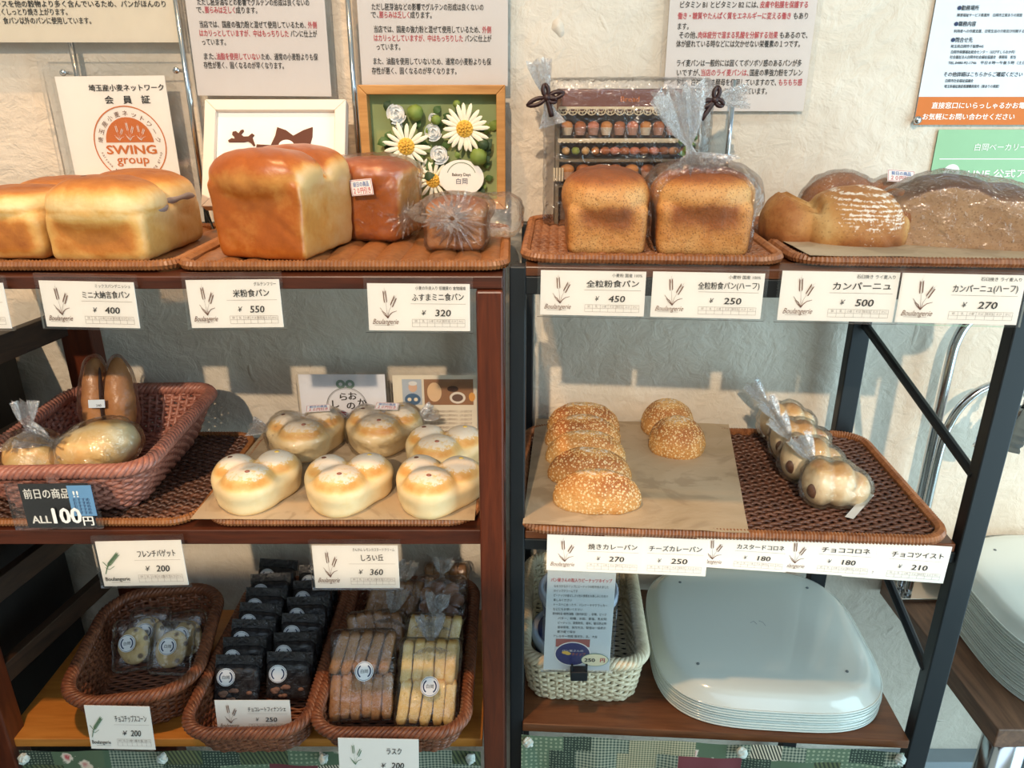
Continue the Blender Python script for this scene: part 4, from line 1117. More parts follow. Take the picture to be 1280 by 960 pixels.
def loaf_sdf(w, d, hb, ht, r=.012, lobes=1, dome=.55, over=.003, lobe_axis=1, taper=.0):
    "pan loaf: boxy base with one or more domed lobes pushed out of the tin"
    def f(p):
        q = p.copy(); k = 1 - taper * np.clip((hb - p[:, 2]) / hb, 0, 1); q[:, 0] = q[:, 0] / k; q[:, 1] = q[:, 1] / k
        a = s_box(q, (0, 0, hb / 2), (w/2, d/2, hb/2), r)
        L = (d if lobe_axis else w) / lobes
        for i in range(lobes):
            c = -((d if lobe_axis else w) / 2) + (i + .5) * L
            cc = (0, c, hb + .002) if lobe_axis else (c, 0, hb + .002)
            rr2 = (w/2 + over, L/2 * (1.12 if lobes > 1 else 1.0) + over, ht - hb - .002) if lobe_axis else (L/2 * 1.12 + over, d/2 + over, ht - hb - .002)
            q2 = (p - np.array(cc)); e = 3.0
            rr2 = np.array(rr2)
            k2 = (np.abs(q2 / rr2) ** np.array((2.7, 2.9, 2.1))).sum(-1) ** (1 / 2.4)
            b = (k2 - 1) * rr2.min() * .8
            a = smin(a, b, .0025)
        return a
    return f
def sst(x, a, b): t = np.clip((x - a) / (b - a), 0, 1); return t * t * (3 - 2 * t)

def loaf(name, label, loc, rot, f, hb, ht, mat, crust, n=34, seed=0, c=None, group='loaves on the top shelf', cat='bread'):
    t = thing(name, label, cat, loc, rot, group)
    dough('crust', f, c or (0, 0, hb * .6), n, mat, crust, t, .0009, seed)
    return t
def milk_crust(hb, ht, w, d):
    def g(V, N):
        z = V[:, 2]; a = .20 + .66 * sst(z, hb + .010, ht)
        a += .10 * (1 - sst(z, hb * .55, hb * .95)) + (.40 + .12 * wob(V, 180, 9)) * sst(-N[:, 1], .6, .95) * (1 - sst(z, hb * .7, hb * .98)) * sst(.5 * w - np.abs(V[:, 0]), 0.002, .02) * sst(z, .0, .015)
        a -= .12 * np.exp(-((z - hb - .005) / .008) ** 2); a += .22 * np.exp(-((z - hb) / .0022) ** 2)
        return a + .06 * wob(V, 60, 3), 0 * a
    return g
# far left pale loaf, one behind it, and the bean loaf
f = loaf_sdf(.098, .10, .047, .066, lobes=1); loaf('tin_loaf', 'small pale loaf cut off by the left edge of the photo', (-.500, .088, TZ), R(-4), f, .045, .066, B_['milk'], milk_crust(.047, .066, .098, .10), seed=1)
f = loaf_sdf(.10, .085, .045, .064); loaf('tin_loaf', 'golden loaf mostly hidden behind the small pale loaf', (-.515, .202, TZ), R(6), f, .045, .064, B_['milk'], milk_crust(.040, .064, .10, .085), seed=2)
hb, ht = .048, .079
def f(p, g=loaf_sdf(.098, .130, hb, ht, lobes=2, over=.004, r=.009)): return g(p)
t = loaf('bean_loaf', 'pale two-lobed loaf with a bean on top and a purple seam at its side', (-.396, .092, TZ), R(-3), f, hb, ht, B_['milk'], milk_crust(hb, ht, .102, .135), seed=3, n=40)
mb = MB(); mb.add(CS(6)[0] * np.array((.0056, .0042, .0036)) + np.array((-.016, -.036, ht - .0035)), CS(6)[1]); mb.obj('bean', plain((86, 48, 28), .4, 0, 'red_bean'), t, smooth=True)
pu = plain((150, 138, 136), .7, 0, 'bean_purple')
for z0_, r0_ in ((.001, .0042),):
    P = np.array([(.070, y, hb + z0_ + .003 * math.sin(y * 60)) for y in np.linspace(-.050, .055, 40)])
    for i in range(40):      # follow the loaf's side
        lo_, hi_ = .02, .07
        for _ in range(18):
            m_ = (lo_ + hi_) / 2; q_ = np.array([(m_, P[i, 1], P[i, 2])])
            if f(q_)[0] < 0: lo_ = m_
            else: hi_ = m_
        P[i, 0] = lo_ - r0_ * .78
    mb = MB(); mb.tube(P, r0_ * (1 + .35 * wob(P, 200, 3)) * np.sin(np.linspace(.12, 3.0, 40)) ** .4, 8); mb.obj('purple_seam', pu, t, smooth=True)

# tall rice-flour loaf: orange front, pale speckled sides, two lobes
hb, ht = .076, .104
g0 = loaf_sdf(.101, .118, hb, ht, r=.007, lobes=2, over=.0035, taper=.07)
def rice_c(V, N):
    side = sst(np.abs(N[:, 0]), .55, .9); z = V[:, 2]
    a = .60 - .40 * side + .12 * side * sst(.03 - np.abs(z - .04), 0, .03)
    a += .16 * sst(z, hb, ht) * (1 - side * .3) - .32 * np.exp(-((z - hb - .002) / .006) ** 2) * (.4 + side)
    return a + .10 * wob(V, 70, 8), 0 * a
loaf('rice_loaf', 'tall orange-crusted rice-flour loaf with pale speckled sides, tallest on the left shelf', (-.233, .094, TZ), R(-14), g0, hb, ht, B_['rice'], rice_c, n=42, seed=5)
# bagged half of the same bread
t = thing('rice_loaf', 'bagged orange loaf with a discount sticker behind the tall orange loaf', 'bread', (-.156, .172, TZ), R(-14), 'loaves on the top shelf')
g1 = loaf_sdf(.092, .075, .068, .088, r=.012, lobes=1, taper=.08)
dough('crust', g1, (0, 0, .04), 32, B_['rice'], lambda V, N: (.62 + .1 * wob(V, 50, 2) - .38 * sst(np.abs(N[:, 0]), .6, .95) + .12 * sst(V[:, 2], .066, .088), 0), t, .0008, 6)
bag(g1, (0, 0, .04), 28, .0018, .004, t, 3)
frill((.052, -.025, .030), (.8, -.4, .2), .035, .003, .018, 8, t, 5, skirt=.012, rs=.02)
STK = plain((240, 240, 240), .5, 0, 'sticker_white')
def sticker(parent, loc, rot, w=.025, h=.0165, lines=(('前日の商品', 'ink_blue'), ('２０円引き', 'ink_red'))):
    e = mkobj('discount_sticker', None, parent, loc, rot)
    mb = MB(); mb.b2(-w/2, w/2, 0, .0004, -h/2, h/2); e2 = mb.mesh('discount_sticker', STK)
    bpy.data.objects.remove(e); e = mkobj('discount_sticker', e2, parent, loc, rot)
    mb = MB(); z0, z1, x0 = -h/2 + .0006, h/2 - .0006, w/2 - .0006; tt = .0004
    for (a, b, c, d_) in ((-x0, z0, x0, z0 + tt), (-x0, z1 - tt, x0, z1), (-x0, z0, -x0 + tt, z1), (x0 - tt, z0, x0, z1)): mb.flat([(a, b), (c, b), (c, d_), (a, d_)], -.0003)
    mb.obj('sticker_border', M['ink_red'], e)
    write(e, lines[0][0], 0, h * .20, h * .34, lines[0][1], w=w * .74, bold=.01, align='C', y=-.0004)
    write(e, lines[1][0], 0, -h * .20, h * .42, lines[1][1], w=w * .84, bold=.02, align='C', y=-.0005)
    return e
sticker(t, (.008, -.0465, .060), (0, R(-6), 0))
# bran mini loaf in cellophane
t = thing('bran_loaf', 'small square bran loaf in crinkled cellophane at the right end of the left shelf', 'bread', (-.058, .118, TZ), R(-3), 'loaves on the top shelf')
g1 = loaf_sdf(.060, .062, .036, .052, r=.008, lobes=1)
dough('crust', g1, (0, 0, .025), 28, B_['bran'], lambda V, N: (.55 + .35 * sst(V[:, 2], .036, .05) - .2 * np.exp(-((V[:, 2] - .038) / .006) ** 2), 0), t, .0008, 9)
bag(g1, (0, 0, .025), 28, .002, .005, t, 8)
frill((0, -.040, .034), (-.25, -.9, .25), .022, .003, .020, 11, t, 6, skirt=.010, rs=.026)
g2 = lambda p: s_box(p, (.030, .045, .026), (.036, .036, .020), .014); bag(g2, (.030, .045, .026), 14, 0, .006, t, 4, name='bag_tail')

# right shelf: two whole-wheat loaves
def ww_c(hb, ht, w, d):
    def g(V, N):
        z = V[:, 2]; fr = sst(-N[:, 1], .6, .95)
        a = .40 + .45 * sst(z, hb + .012, ht - .002) + .03 * wob(V, 60, 5)
        a -= .16 * np.exp(-((z - hb - .008) / .012) ** 2)
        patch = fr * sst(w/2 - .008 - np.abs(V[:, 0]) + .002 * wob(V, 300, 2), 0, .014) * sst(hb + .003 - z + .002 * wob(V, 250, 7), 0, .010)
        a += .34 * patch * sst(z, .018, hb - .01) - .16 * fr * sst(.03 - z, 0, .03)
        a += .18 * sst(np.abs(N[:, 0]), .7, .95)
        return a, 0 * a
    return g
x, y, _ = RR(.078, .078); hb, ht = .050, .082
loaf('wholewheat_loaf', 'unwrapped whole-wheat loaf with a dark square patch, left one of two', (x, y, TZ + .003), RTH + R(1), loaf_sdf(.080, .092, hb, ht, lobes=1, over=.004, taper=.05, r=.009), hb, ht, B_['wheat'], ww_c(hb, ht, .080, .092), n=36, seed=11)
x, y, _ = RR(.174, .080); hb, ht = .053, .083
g1 = loaf_sdf(.093, .098, hb, ht, lobes=1, over=.004, taper=.05, r=.009)
t = loaf('wholewheat_loaf', 'whole-wheat half loaf in a clear bag tied above it, beside the unwrapped one', (x, y, TZ + .003), RTH + R(-3), g1, hb, ht, B_['wheat'], ww_c(hb, ht, .093, .098), n=36, seed=12)
bag(lambda p: smax(g1(p), -(p[:, 1] + .030), .004), (0, .01, .04), 26, .004, .004, t, 13)
frill((-.014, .004, .098), (-.30, .0, 1), .058, .0035, .034, 9, t, 7, skirt=.020, rs=.034)
# country loaf with flour rings
x, y, _ = RR(.330, .118)
def cf(p):
    p = p / .86
    a = s_ell(p, (.012, -.004, .020), (.066, .062, .050)); b = s_ell(p, (-.058, .014, .018), (.036, .052, .046)); c_ = s_ell(p, (.056, .018, .022), (.036, .046, .040))
    u = smin(smin(a, b, .003), c_, .003)
    gr_ = s_ell(p, (-.036, -.010, .058), (.0055, .060, .022)); u = smax(u, -gr_, .004)
    gr_ = s_ell(p, (.060, -.010, .056), (.004, .050, .020)); u = smax(u, -gr_, .004)
    return smax(u, -p[:, 2] - .004, .008) * .86
def cc(V, N):
    V = V / .86; x_, z = V[:, 0], V[:, 2]
    rd = np.sqrt(((x_ - .004) / 1.5) ** 2 + ((V[:, 1] + .004) / 1.3) ** 2)
    ringv = .5 + .5 * np.sin((z * 1.0 + .22 * rd) * 1500)
    lobe = sst(x_, -.030, -.020) * (1 - sst(x_, .058, .066))
    split = np.exp(-((x_ + .034 + .2 * (z - .03)) / .013) ** 2) + np.exp(-((x_ - .066 - .10 * (z - .03)) / .008) ** 2)
    a = .60 + .30 * sst(.022 - z, 0, .02) + .12 * wob(V, 70, 4) - .38 * split
    fl = (.24 + .50 * ringv * sst(z, .012, .040)) * lobe * (1 - np.clip(split, 0, 1)) + .35 * sst(z, .04, .06) * (1 - lobe)
    return a, fl
t = thing('country_loaf', 'round floured country loaf with concentric rings and a deep split, unwrapped', 'bread', (x, y, TZ + .004), RTH + R(-3), 'loaves on the top shelf')
dough('crust', cf, (.0, 0, .02), 46, B_['country'], cc, t, .0016, 14)
mb = MB()
for k in range(2):
    P = [(.043 + .012 * math.sin(q * PI) + k * .004, -.036 + .044 * q, .010 + .043 * math.sin(q * 1.9)) for q in np.linspace(0, 1, 12)]
    mb.tube(P, [.002, .004, .005, .006, .006, .006, .006, .006, .005, .005, .004, .002], 6)
mb.obj('crust_ear', plain((150, 96, 50), .7, 0, 'dark_crust'), t, smooth=True)
# bagged cut half of country loaf, and the one behind with a sticker
x, y, _ = RR(.440, .085)
def hf(p):
    u = smin(s_ell(p, (-.012, .03, .016), (.066, .070, .056)), s_ell(p, (.036, .03, .018), (.046, .062, .046)), .008)
    u = smin(u, s_ell(p, (-.050, .03, .014), (.036, .05, .040)), .01)
    cutp = -(p[:, 1] + .012 + .12 * p[:, 0])
    return smax(smax(u, cutp, .003), -p[:, 2] - .003, .006)
t = thing('country_loaf', 'bagged half country loaf with its cut face forward at the right end of the shelf', 'bread', (x, y, TZ + .004), RTH + R(-8), 'loaves on the top shelf')
dough('crumb', hf, (0, .02, .02), 40, B_['crumb'], lambda V, N: (.45 + .5 * sst(N[:, 2], .3, .8) * sst(V[:, 2], .04, .06) - .1 * sst(-N[:, 1], .5, .9), .3 * sst(N[:, 2], .2, .6)), t, .0012, 15)
bag(hf, (0, .02, .02), 28, .003, .005, t, 16, M['film'])
frill((.078, .006, .028), (1, -.12, .10), .040, .006, .026, 10, t, 8, skirt=.018, rs=.034)
x, y, _ = RR(.388, .215)
def kf(p): return smax(smin(s_ell(p, (-.028, 0, .02), (.046, .034, .044)), s_ell(p, (.035, 0, .02), (.044, .034, .040)), .006), -p[:, 2] - .003, .005)
t = thing('country_loaf', 'bagged country loaf with a blue and red sticker, behind the ringed loaf', 'bread', (x, y, TZ + .004), RTH, 'loaves on the top shelf')
dough('crust', kf, (0, 0, .02), 30, B_['country'], lambda V, N: (.72 + .12 * wob(V, 60, 6), .3 * sst(V[:, 2], .03, .05)), t, .0016, 17)
bag(kf, (0, 0, .02), 24, .003, .005, t, 18)
sticker(t, (.028, -.022, .062), (R(-28), R(4), 0), .030, .014)

# ------------------------------------------------------------ trays of the top shelf
woven_tray('flat brown rattan tray under the pale loaves at the far left', (-.438, .128, 1.2425), 0, .225, .222, .02, strand='rattan_orange', rim='rattan_orange', rim_r=.0055, lift=.0045, flatweave=True)
woven_tray('flat brown rattan tray under the tall orange loaf', (-.163, .128, 1.2425), 0, .312, .222, .02, strand='rattan_orange', rim='rattan_orange', rim_r=.0055, lift=.0045, flatweave=True)
x, y, _ = RR(.122, .135); woven_tray('brown woven rattan tray under the two whole-wheat loaves', (x, y, 1.248), RTH, .246, .250, .028, rim_r=.0052, lift=.0055)
x, y, _ = RR(.390, .138); woven_tray('brown woven rattan tray with parchment under the country loaves', (x, y, 1.248), RTH, .262, .250, .03, rim_r=.0052, lift=.005)
def paper_sheet(label, pts, z, seed, lift=.0016):
    "crumpled parchment: quad outline in world x,y, each corner with its own height"
    n = 30; V = []; P = [np.array(p) for p in pts]
    for j in range(n + 1):
        for i in range(n + 1):
            u, v = i / n, j / n
            p = P[0]*(1-u)*(1-v) + P[1]*u*(1-v) + P[2]*u*v + P[3]*(1-u)*v; V.append(p)
    V = np.array(V, float); V[:, 2] += z
    V[:, 2] += lift * wob(V * np.array((1, 1, 0)), 45, seed) + lift * .5 * wob(V * np.array((1, 1, 0)), 120, seed + 3)
    V = np.vstack([V, V - np.array((0, 0, .0003))]); m = (n+1)**2
    F = [(j*(n+1)+i, j*(n+1)+i+1, (j+1)*(n+1)+i+1, (j+1)*(n+1)+i) for j in range(n) for i in range(n)]
    F += [tuple(a + m for a in f_[::-1]) for f_ in F]
    mb = MB(); mb.add(V, F); return tag(mb.obj('parchment_sheet', M['parchment'], smooth=True), label, 'parchment')
a, b, c, d_ = RR(.268, .012), RR(.50, .02), RR(.50, .24), RR(.262, .20)
paper_sheet('tan parchment sheet lying under the country loaves', [(a[0], a[1], .006), (b[0], b[1], .003), (c[0], c[1], .001), (d_[0], d_[1], .003)], 1.2525, 2, .0007)

# ============================================================ middle shelf, left rack
MZ = 0.9635
woven_tray('dark brown woven tray under the rosy basket', (-.478, .120, MZ + .0015), 0, .268, .222, .03, strand='rattan_dark', rim='rattan_orange', rim_r=.0048, lift=.0045)
woven_tray('woven tray with parchment under the heart-shaped buns', (-.186, .120, MZ + .0015), 0, .292, .222, .03, rim_r=.0048, lift=.0045)
paper_sheet('tan parchment sheet lying under the heart-shaped buns', [(-.345, .006, .0035), (-.040, .004, .0035), (-.040, .232, .002), (-.336, .230, .002)], MZ + .0078, 5, .0005)
PZ = MZ + .0095
def heart(p, s=1.0):
    L = [(-.006, -.016, .031), (-.021, .014, .0265), (.023, .014, .0275)]
    u = None; v = None
    for x, y, r in L:
        q = np.hypot(p[:, 0] - x, p[:, 1] - y) - r
        u = q if u is None else smin(u, q, .032)
        e = s_ell(p, (x, y, .028), (r * .93, r * .93, .0195)); v = e if v is None else smin(v, e, .0035)
    base = smax(u + .003 - .08 * (p[:, 2]) , smax(p[:, 2] - .030, -p[:, 2], .004), .009)
    return smin(base, v, .007)
def heart_c(seed):
    def g(V, N):
        z = V[:, 2]; rd = np.hypot(V[:, 0], V[:, 1])
        a = .06 + .50 * sst(z, .028, .036) * (1 - .70 * sst(z, .038, .045)) * (.55 + .45 * sst(-N[:, 1], -.2, .6)) + .06 * wob(V, 70, seed)
        a += .20 * (1 - sst(z, .0, .010)); cre = np.exp(-((z - .030) / .003) ** 2); a -= .12 * cre
        return a, .85 * sst(z, .034, .045) * sst(N[:, 2], .3, .8)
    return g
def heart_bun(label, loc, rot, seed, bagged=False, stk=None, dup_from=None):
    t = thing('heart_bun', label, 'bread', loc, rot, 'heart-shaped buns on parchment')
    dough('bun', heart, (0, -.002, .024), 30, B_['white'], heart_c(seed), t, .0007, seed)
    for (x, y), c in (((-.004, -.026), (156, 96, 78)), ((-.025, .014), (104, 66, 50)), ((.025, .016), (226, 190, 90))):
        mb = MB(); mb.add(CS(4)[0] * np.array((.0028, .0020, .0012)) + np.array((x, y, .0472)), CS(4)[1]); mb.obj('filling_spot', plain(c, .4, 0, 'filling'), t, smooth=True)
    if bagged:
        bag(heart, (0, -.002, .024), 26, .002, .0045, t, seed)
        frill((bagged * .045, .010, .030), (bagged * .9, .3, .3), .022, .003, .014, 8, t, seed, skirt=.01, rs=.014)
    if stk: sticker(t, stk[0], stk[1], .030, .012)
    return t
heart_bun('heart-shaped bun at the front left of the six, widest gap between its lobes', (-.288, .055, PZ), R(14), 1)
heart_bun('heart-shaped bun in the middle of the front row of three', (-.184, .050, PZ), R(6), 2)
heart_bun('heart-shaped bun at the front right beside the wooden post', (-.083, .046, PZ), R(-4), 3)
heart_bun('bagged heart-shaped bun with a sticker, left of the two bagged ones', (-.262, .178, PZ), R(20), 4, -1, ((.018, .006, .053), (R(-68), R(0), R(-12))))
heart_bun('bagged heart-shaped bun with a sticker, right of the two bagged ones', (-.166, .192, PZ), R(8), 5, 1, ((.006, .004, .053), (R(-66), R(0), R(-14))))
heart_bun('unwrapped heart-shaped bun behind the front right one', (-.083, .130, PZ), R(-2), 6)

# two printed cards standing at the back
s = Sheet('shop_card', 'white card with a round ring emblem reading しらおかの恋人 behind the buns', 'card', (381, 468, 486, 548), .240, plain((226, 228, 236), .5, 0, 'white_card'), margin=.003)
c = s.p(434, 508); mb = MB(); ring(mb, c, .0268, .0274, -.0005); ring(mb, c, .0255, .0258, -.0005); mb.obj('ring_emblem', M['ink'], s.t)
gr = plain((124, 150, 138), .7, 0, 'sage_ink')
mb = MB()
for k in (-1, 1):
    cc2 = (c[0] + k * .0062, s.p(434, 480)[1]); ring(mb, cc2, .0025, .0062, -.0008); 
mb.obj('knot_emblem', gr, s.t)
for ch, px, py in (('し', 418, 505), ('ら', 428, 496), ('お', 440, 495), ('か', 452, 503), ('の', 438, 507)):
    q = s.p(px, py); write(s.t, ch, q[0], q[1], .0125, 'ink', bold=.03, align='C')
for ch, px in (('恋', 427), ('人', 441)): q = s.p(px, 519); write(s.t, ch, q[0], q[1], .013, 'ink_red', bold=.03, align='C')
s = Sheet('shop_card', 'cream card with two small photographs and lines of text beside the wooden post', 'card', (495, 469, 597, 548), .240, plain((232, 222, 202), .5, 0, 'cream_card'), margin=.003)
INK = {}
def inkc(rgb):
    k = 'i%d_%d_%d' % rgb
    if k not in M: M[k] = plain(rgb, .6, 0, 'print_ink')
    return k
s.rect(504, 474, 528, 506, inkc((176, 186, 198)), 'photo_print'); s.rect(531, 474, 592, 506, inkc((150, 108, 78)), 'photo_print')
def blob(s, px, py, rx, ry, rgb, y, name='photo_shape'):
    q = s.p(px, py); k = .00107; mb = MB(); mb.flat([(q[0] + rx*k*math.cos(R(a)), q[1] + ry*k*math.sin(R(a))) for a in range(0, 360, 20)], y); return mb.obj(name, M[inkc(rgb)], s.t)
blob(s, 516, 499, 10, 8, (70, 104, 138), -.0006); blob(s, 516, 484, 5.5, 6.5, (214, 176, 150), -.0008); blob(s, 516, 479, 5.5, 3, (220, 220, 218), -.0010)
blob(s, 512, 499, 2.5, 2.5, (240, 226, 200), -.001); blob(s, 520, 499, 2.5, 2.5, (240, 226, 200), -.001)
blob(s, 543, 490, 9, 13, (222, 188, 148), -.0006); blob(s, 566, 486, 7, 4, (66, 44, 38), -.0006); blob(s, 572, 497, 10, 8, (232, 222, 208), -.0006); blob(s, 572, 497, 7, 5, (110, 84, 74), -.0008); blob(s, 590, 496, 4, 6, (222, 160, 80), -.0006)
for i in range(6): s.line([('白岡の梨と恵みを生かした手作りのパン、しろい丘をどうぞ', 'ink_brown')], 537 if i < 4 else 545, 591, 514 + i * 5, 3.4, .0)
s.line([('ふんわり', 'ink_orange')], 507, 523, 510, 3, 0)

# rosy basket with yesterday's bread
woven_basket('rosy_basket', 'rosy woven basket with clearance bread and a black 100円 sign', (-.484, .122, MZ + .009), R(2), .130, .180, .186, .236, .060, 'basket_pink', r=.03, levels=11, stake=.0105, strand=.0029, rim_r=.0078)
bc = (-.484, .122)
BZ = MZ + .014
def roll_sdf(p): return smax(smin(s_ell(p, (0, 0, .020), (.044, .030, .027)), s_ell(p, (.012, -.004, .024), (.028, .026, .024)), .01), -p[:, 2], .006)
t = thing('french_roll', 'pale pointed roll with a scored crust, bagged, at the front of the rosy basket', 'bread', (-.466, .076, BZ + .030), (R(6), R(-8), R(22)), 'yesterday bread in the rosy basket')
dough('crust', roll_sdf, (0, 0, .02), 30, B_['white'], lambda V, N: (.40 + .25 * wob(V, 80, 3) - .35 * np.exp(-((V[:, 0] * .5 + V[:, 1] + .004) / .006) ** 2) - .25 * sst(V[:, 0], .015, .035), 0), t, .0012, 21)
bag(roll_sdf, (0, 0, .02), 26, .003, .006, t, 22)
frill((-.044, .012, .034), (-.7, .3, .4), .030, .004, .016, 8, t, 22, skirt=.02, rs=.022)
t = thing('french_roll', 'pale roll in a cellophane bag with an upright tied neck, left in the rosy basket', 'bread', (-.548, .074, BZ + .014), (0, 0, R(-30)), 'yesterday bread in the rosy basket')
dough('crust', roll_sdf, (0, 0, .02), 26, B_['white'], lambda V, N: (.36 + .2 * wob(V, 80, 5), 0), t, .0012, 23)
bag(roll_sdf, (0, 0, .02), 26, .006, .006, t, 24)
frill((-.004, .006, .056), (-.15, .2, 1), .030, .003, .012, 7, t, 25, skirt=.020, rs=.030)
mb = MB(); mb.lathe([(.0052, -.002), (.006, 0), (.0052, .002)], c=(-.004, .006, .056), k=14); mb.obj('twist_tie', plain((86, 40, 34), .5, 0, 'twist_tie'), t, smooth=True)
def bag_sdf(p):
    a = s_ell(p, (-.0145, 0, .058), (.0175, .018, .062)); b = s_ell(p, (.0155, .0, .058), (.0175, .018, .060)); return smin(a, b, .0015)
t = thing('baguette_half', 'brown split half baguette standing upright with a small white label', 'bread', (-.504, .160, BZ + .002), (R(-16), R(-3), R(-4)), 'yesterday bread in the rosy basket')
dough('crust', bag_sdf, (0, 0, .058), 30, B_['baguette'], lambda V, N: (.62 + .12 * wob(V, 90, 3) - .15 * np.exp(-(V[:, 0] / .005) ** 2) + .0 * V[:, 0], 0), t, .0014, 26)
mb = MB(); mb.add(CS(6)[0] * np.array((.0022, .004, .040)) + np.array((.0005, -.0135, .068)), CS(6)[1]); mb.obj('slit', plain((52, 30, 22), .8, 0, 'dark_slit'), t)
bag(bag_sdf, (0, 0, .058), 26, .003, .004, t, 27, M['film_dull'])
mb = MB(); mb.b2(-.0105, .0105, -.0238, -.0230, .058, .068); lb = mb.obj('price_label', plain((222, 232, 240), .5, 0, 'label_white'), t)
write(t, '240', .003, .061, .004, 'ink', align='C', y=-.0242)
t = thing('clearance_sign', 'black chalk-style sign reading 前日の商品!! ALL 100円 on the rosy basket front', 'sign', (at(74, 630, -.008).x, -.010, at(74, 630, -.008).z), (R(-2), R(-1), 0))
sx = lambda px: at(px, 630, -.008).x - t.location.x
sz = lambda py: at(74, py, -.008).z - t.location.z
mb = MB(); mb.b2(sx(30), sx(116), 0, .001, sz(657), sz(604)); mb.obj('black_card', plain((40, 42, 46), .6, 0, 'blackboard'), t)
mb = MB(); mb.b2(sx(14), sx(124), -.0016, .002, sz(659), sz(603)); mb.obj('clear_sleeve', M['sleeve'], t)
mb = MB(); mb.b2(sx(92), sx(122), -.0032, -.0026, sz(642), sz(605)); mb.obj('blue_label', plain((104, 150, 190), .5, 0, 'blue_label'), t)
write(t, '前日の商品', sx(34), sz(616), .0125, 'ink_white', w=sx(92) - sx(34), bold=.03)
write(t, '!!', sx(97), sz(615), .010, 'ink_white', bold=.03, y=-.0036)
write(t, 'ALL', sx(37), sz(647), .0125, 'ink_white', w=.020, bold=.04)
write(t, '100', sx(61), sz(641), .0250, 'ink_white', w=.034, bold=.05, y=-.0036)
write(t, '円', sx(102), sz(648), .0120, 'ink_white', bold=.03, y=-.0036)
for k in range(5): write(t, 'おすすめ', sx(96), sz(622 + k * 4), .0042, 'ink_navy', w=.018, y=-.0036)
mb = MB(); mb.b2(-.004, .004, -.003, .006, sz(601), sz(594)); mb.obj('hanging_clip', M['sleeve'], t)

# ============================================================ middle shelf, right rack
x, y, _ = RR(.222, .124); tr = woven_tray('large dark woven tray carrying the curry buns and cornets', (x, y, .9585), RTH, .452, .262, .032, pitch=.0105, step=.0048, strand='rattan_dark', rim='rattan_rim', rim_r=.0062, lift=.0062)
a, b, c, d_ = RR(-.0, -.010), RR(.238, -.012), RR(.275, .268), RR(.006, .272)
paper_sheet('greasy parchment sheet under the crumbed curry buns', [(a[0], a[1], .004), (b[0], b[1], .003), (c[0], c[1], .003), (d_[0], d_[1], .003)], .9672, 9, .0013)
QZ = .9675
def lens(p):
    x = p[:, 0] / .050; e = np.abs(x) ** 2.2 + (np.abs(p[:, 1]) / (.028)) ** 2 + (np.abs(p[:, 2] - .006) / .036) ** 2
    return smax((np.sqrt(e) - 1) * .026, -p[:, 2], .006)
def curry_c(seed, pale=0):
    return lambda V, N: (.42 + .26 * sst(V[:, 2], .012, .036) * (1 - sst(V[:, 2], .036, .044) * .6) + .18 * wob(V, 55, seed) - .25 * sst(N[:, 2], .85, 1.0) - pale, .55 * sst(N[:, 2], .80, 1.0) * sst(V[:, 2], .030, .040) )
crumbm = MB(); crumbm.add(CS(1)[0], CS(1)[1])
def crumbs(t, f, c, seed, n=800):
    rs = np.random.RandomState(seed); D = rs.normal(size=(n, 3)); D[:, 2] = np.abs(D[:, 2]); D /= np.linalg.norm(D, axis=1)[:, None]
    lo = np.zeros(n); hi = np.full(n, .09); c = np.array(c)
    for _ in range(16):
        m = (lo + hi) / 2; v = f(c + D * m[:, None]); lo = np.where(v < 0, m, lo); hi = np.where(v < 0, hi, m)
    P = c + D * lo[:, None]; mb = MB(); B0, F0 = CS(1)
    for i in range(n): mb.add(B0 * np.array((.0008, .0006, .0005)) * rs.uniform(.6, 1.3) + P[i], F0)
    mb.obj('bread_crumbs', plain((228, 192, 130), .7, 0, 'dry_crumbs'), t, kind='stuff')
CL = ['oval crumbed curry bun at the very front of the row of five', 'second crumbed curry bun from the front, dark golden', 'third crumbed curry bun from the front, pale at its left end', 'fourth crumbed curry bun from the front', 'crumbed curry bun at the back of the row of five']
for i, (x, y, rz) in enumerate(((.095, .048, -4), (.092, .103, -5), (.092, .152, -4), (.093, .200, -2), (.097, .243, -2))):
    t = thing('curry_bun', CL[i], 'bread', (x, y, QZ + .001), (0, R(2 if i == 1 else 0), R(rz)), 'crumbed curry buns on the parchment')
    sc = (1.04, 1.04, 1.0)[i % 3]; dough('bun', lens, (0, 0, .016), 26, B_['curry'], curry_c(i, .18 if i == 2 else (0.10 if i == 0 else -.04)), t, .0014, 30 + i); crumbs(t, lens, (0, 0, .014), 60 + i)
def rnd_bun(p): return smax(s_ell(p, (0, 0, .010), (.036, .034, .036)) , -p[:, 2], .006)
for i, (x, y, lab) in enumerate(((.213, .186, 'round crumbed cheese curry bun, the front one of the pair'), (.212, .245, 'round crumbed cheese curry bun, the rear one of the pair'))):
    t = thing('cheese_curry_bun', lab, 'bread', (x, y, QZ + .001), R(20 * i), 'round crumbed buns on the parchment')
    dough('bun', rnd_bun, (0, 0, .016), 26, B_['curry'], curry_c(i + 7, .05), t, .0014, 40 + i); crumbs(t, rnd_bun, (0, 0, .014), 70 + i, 700)
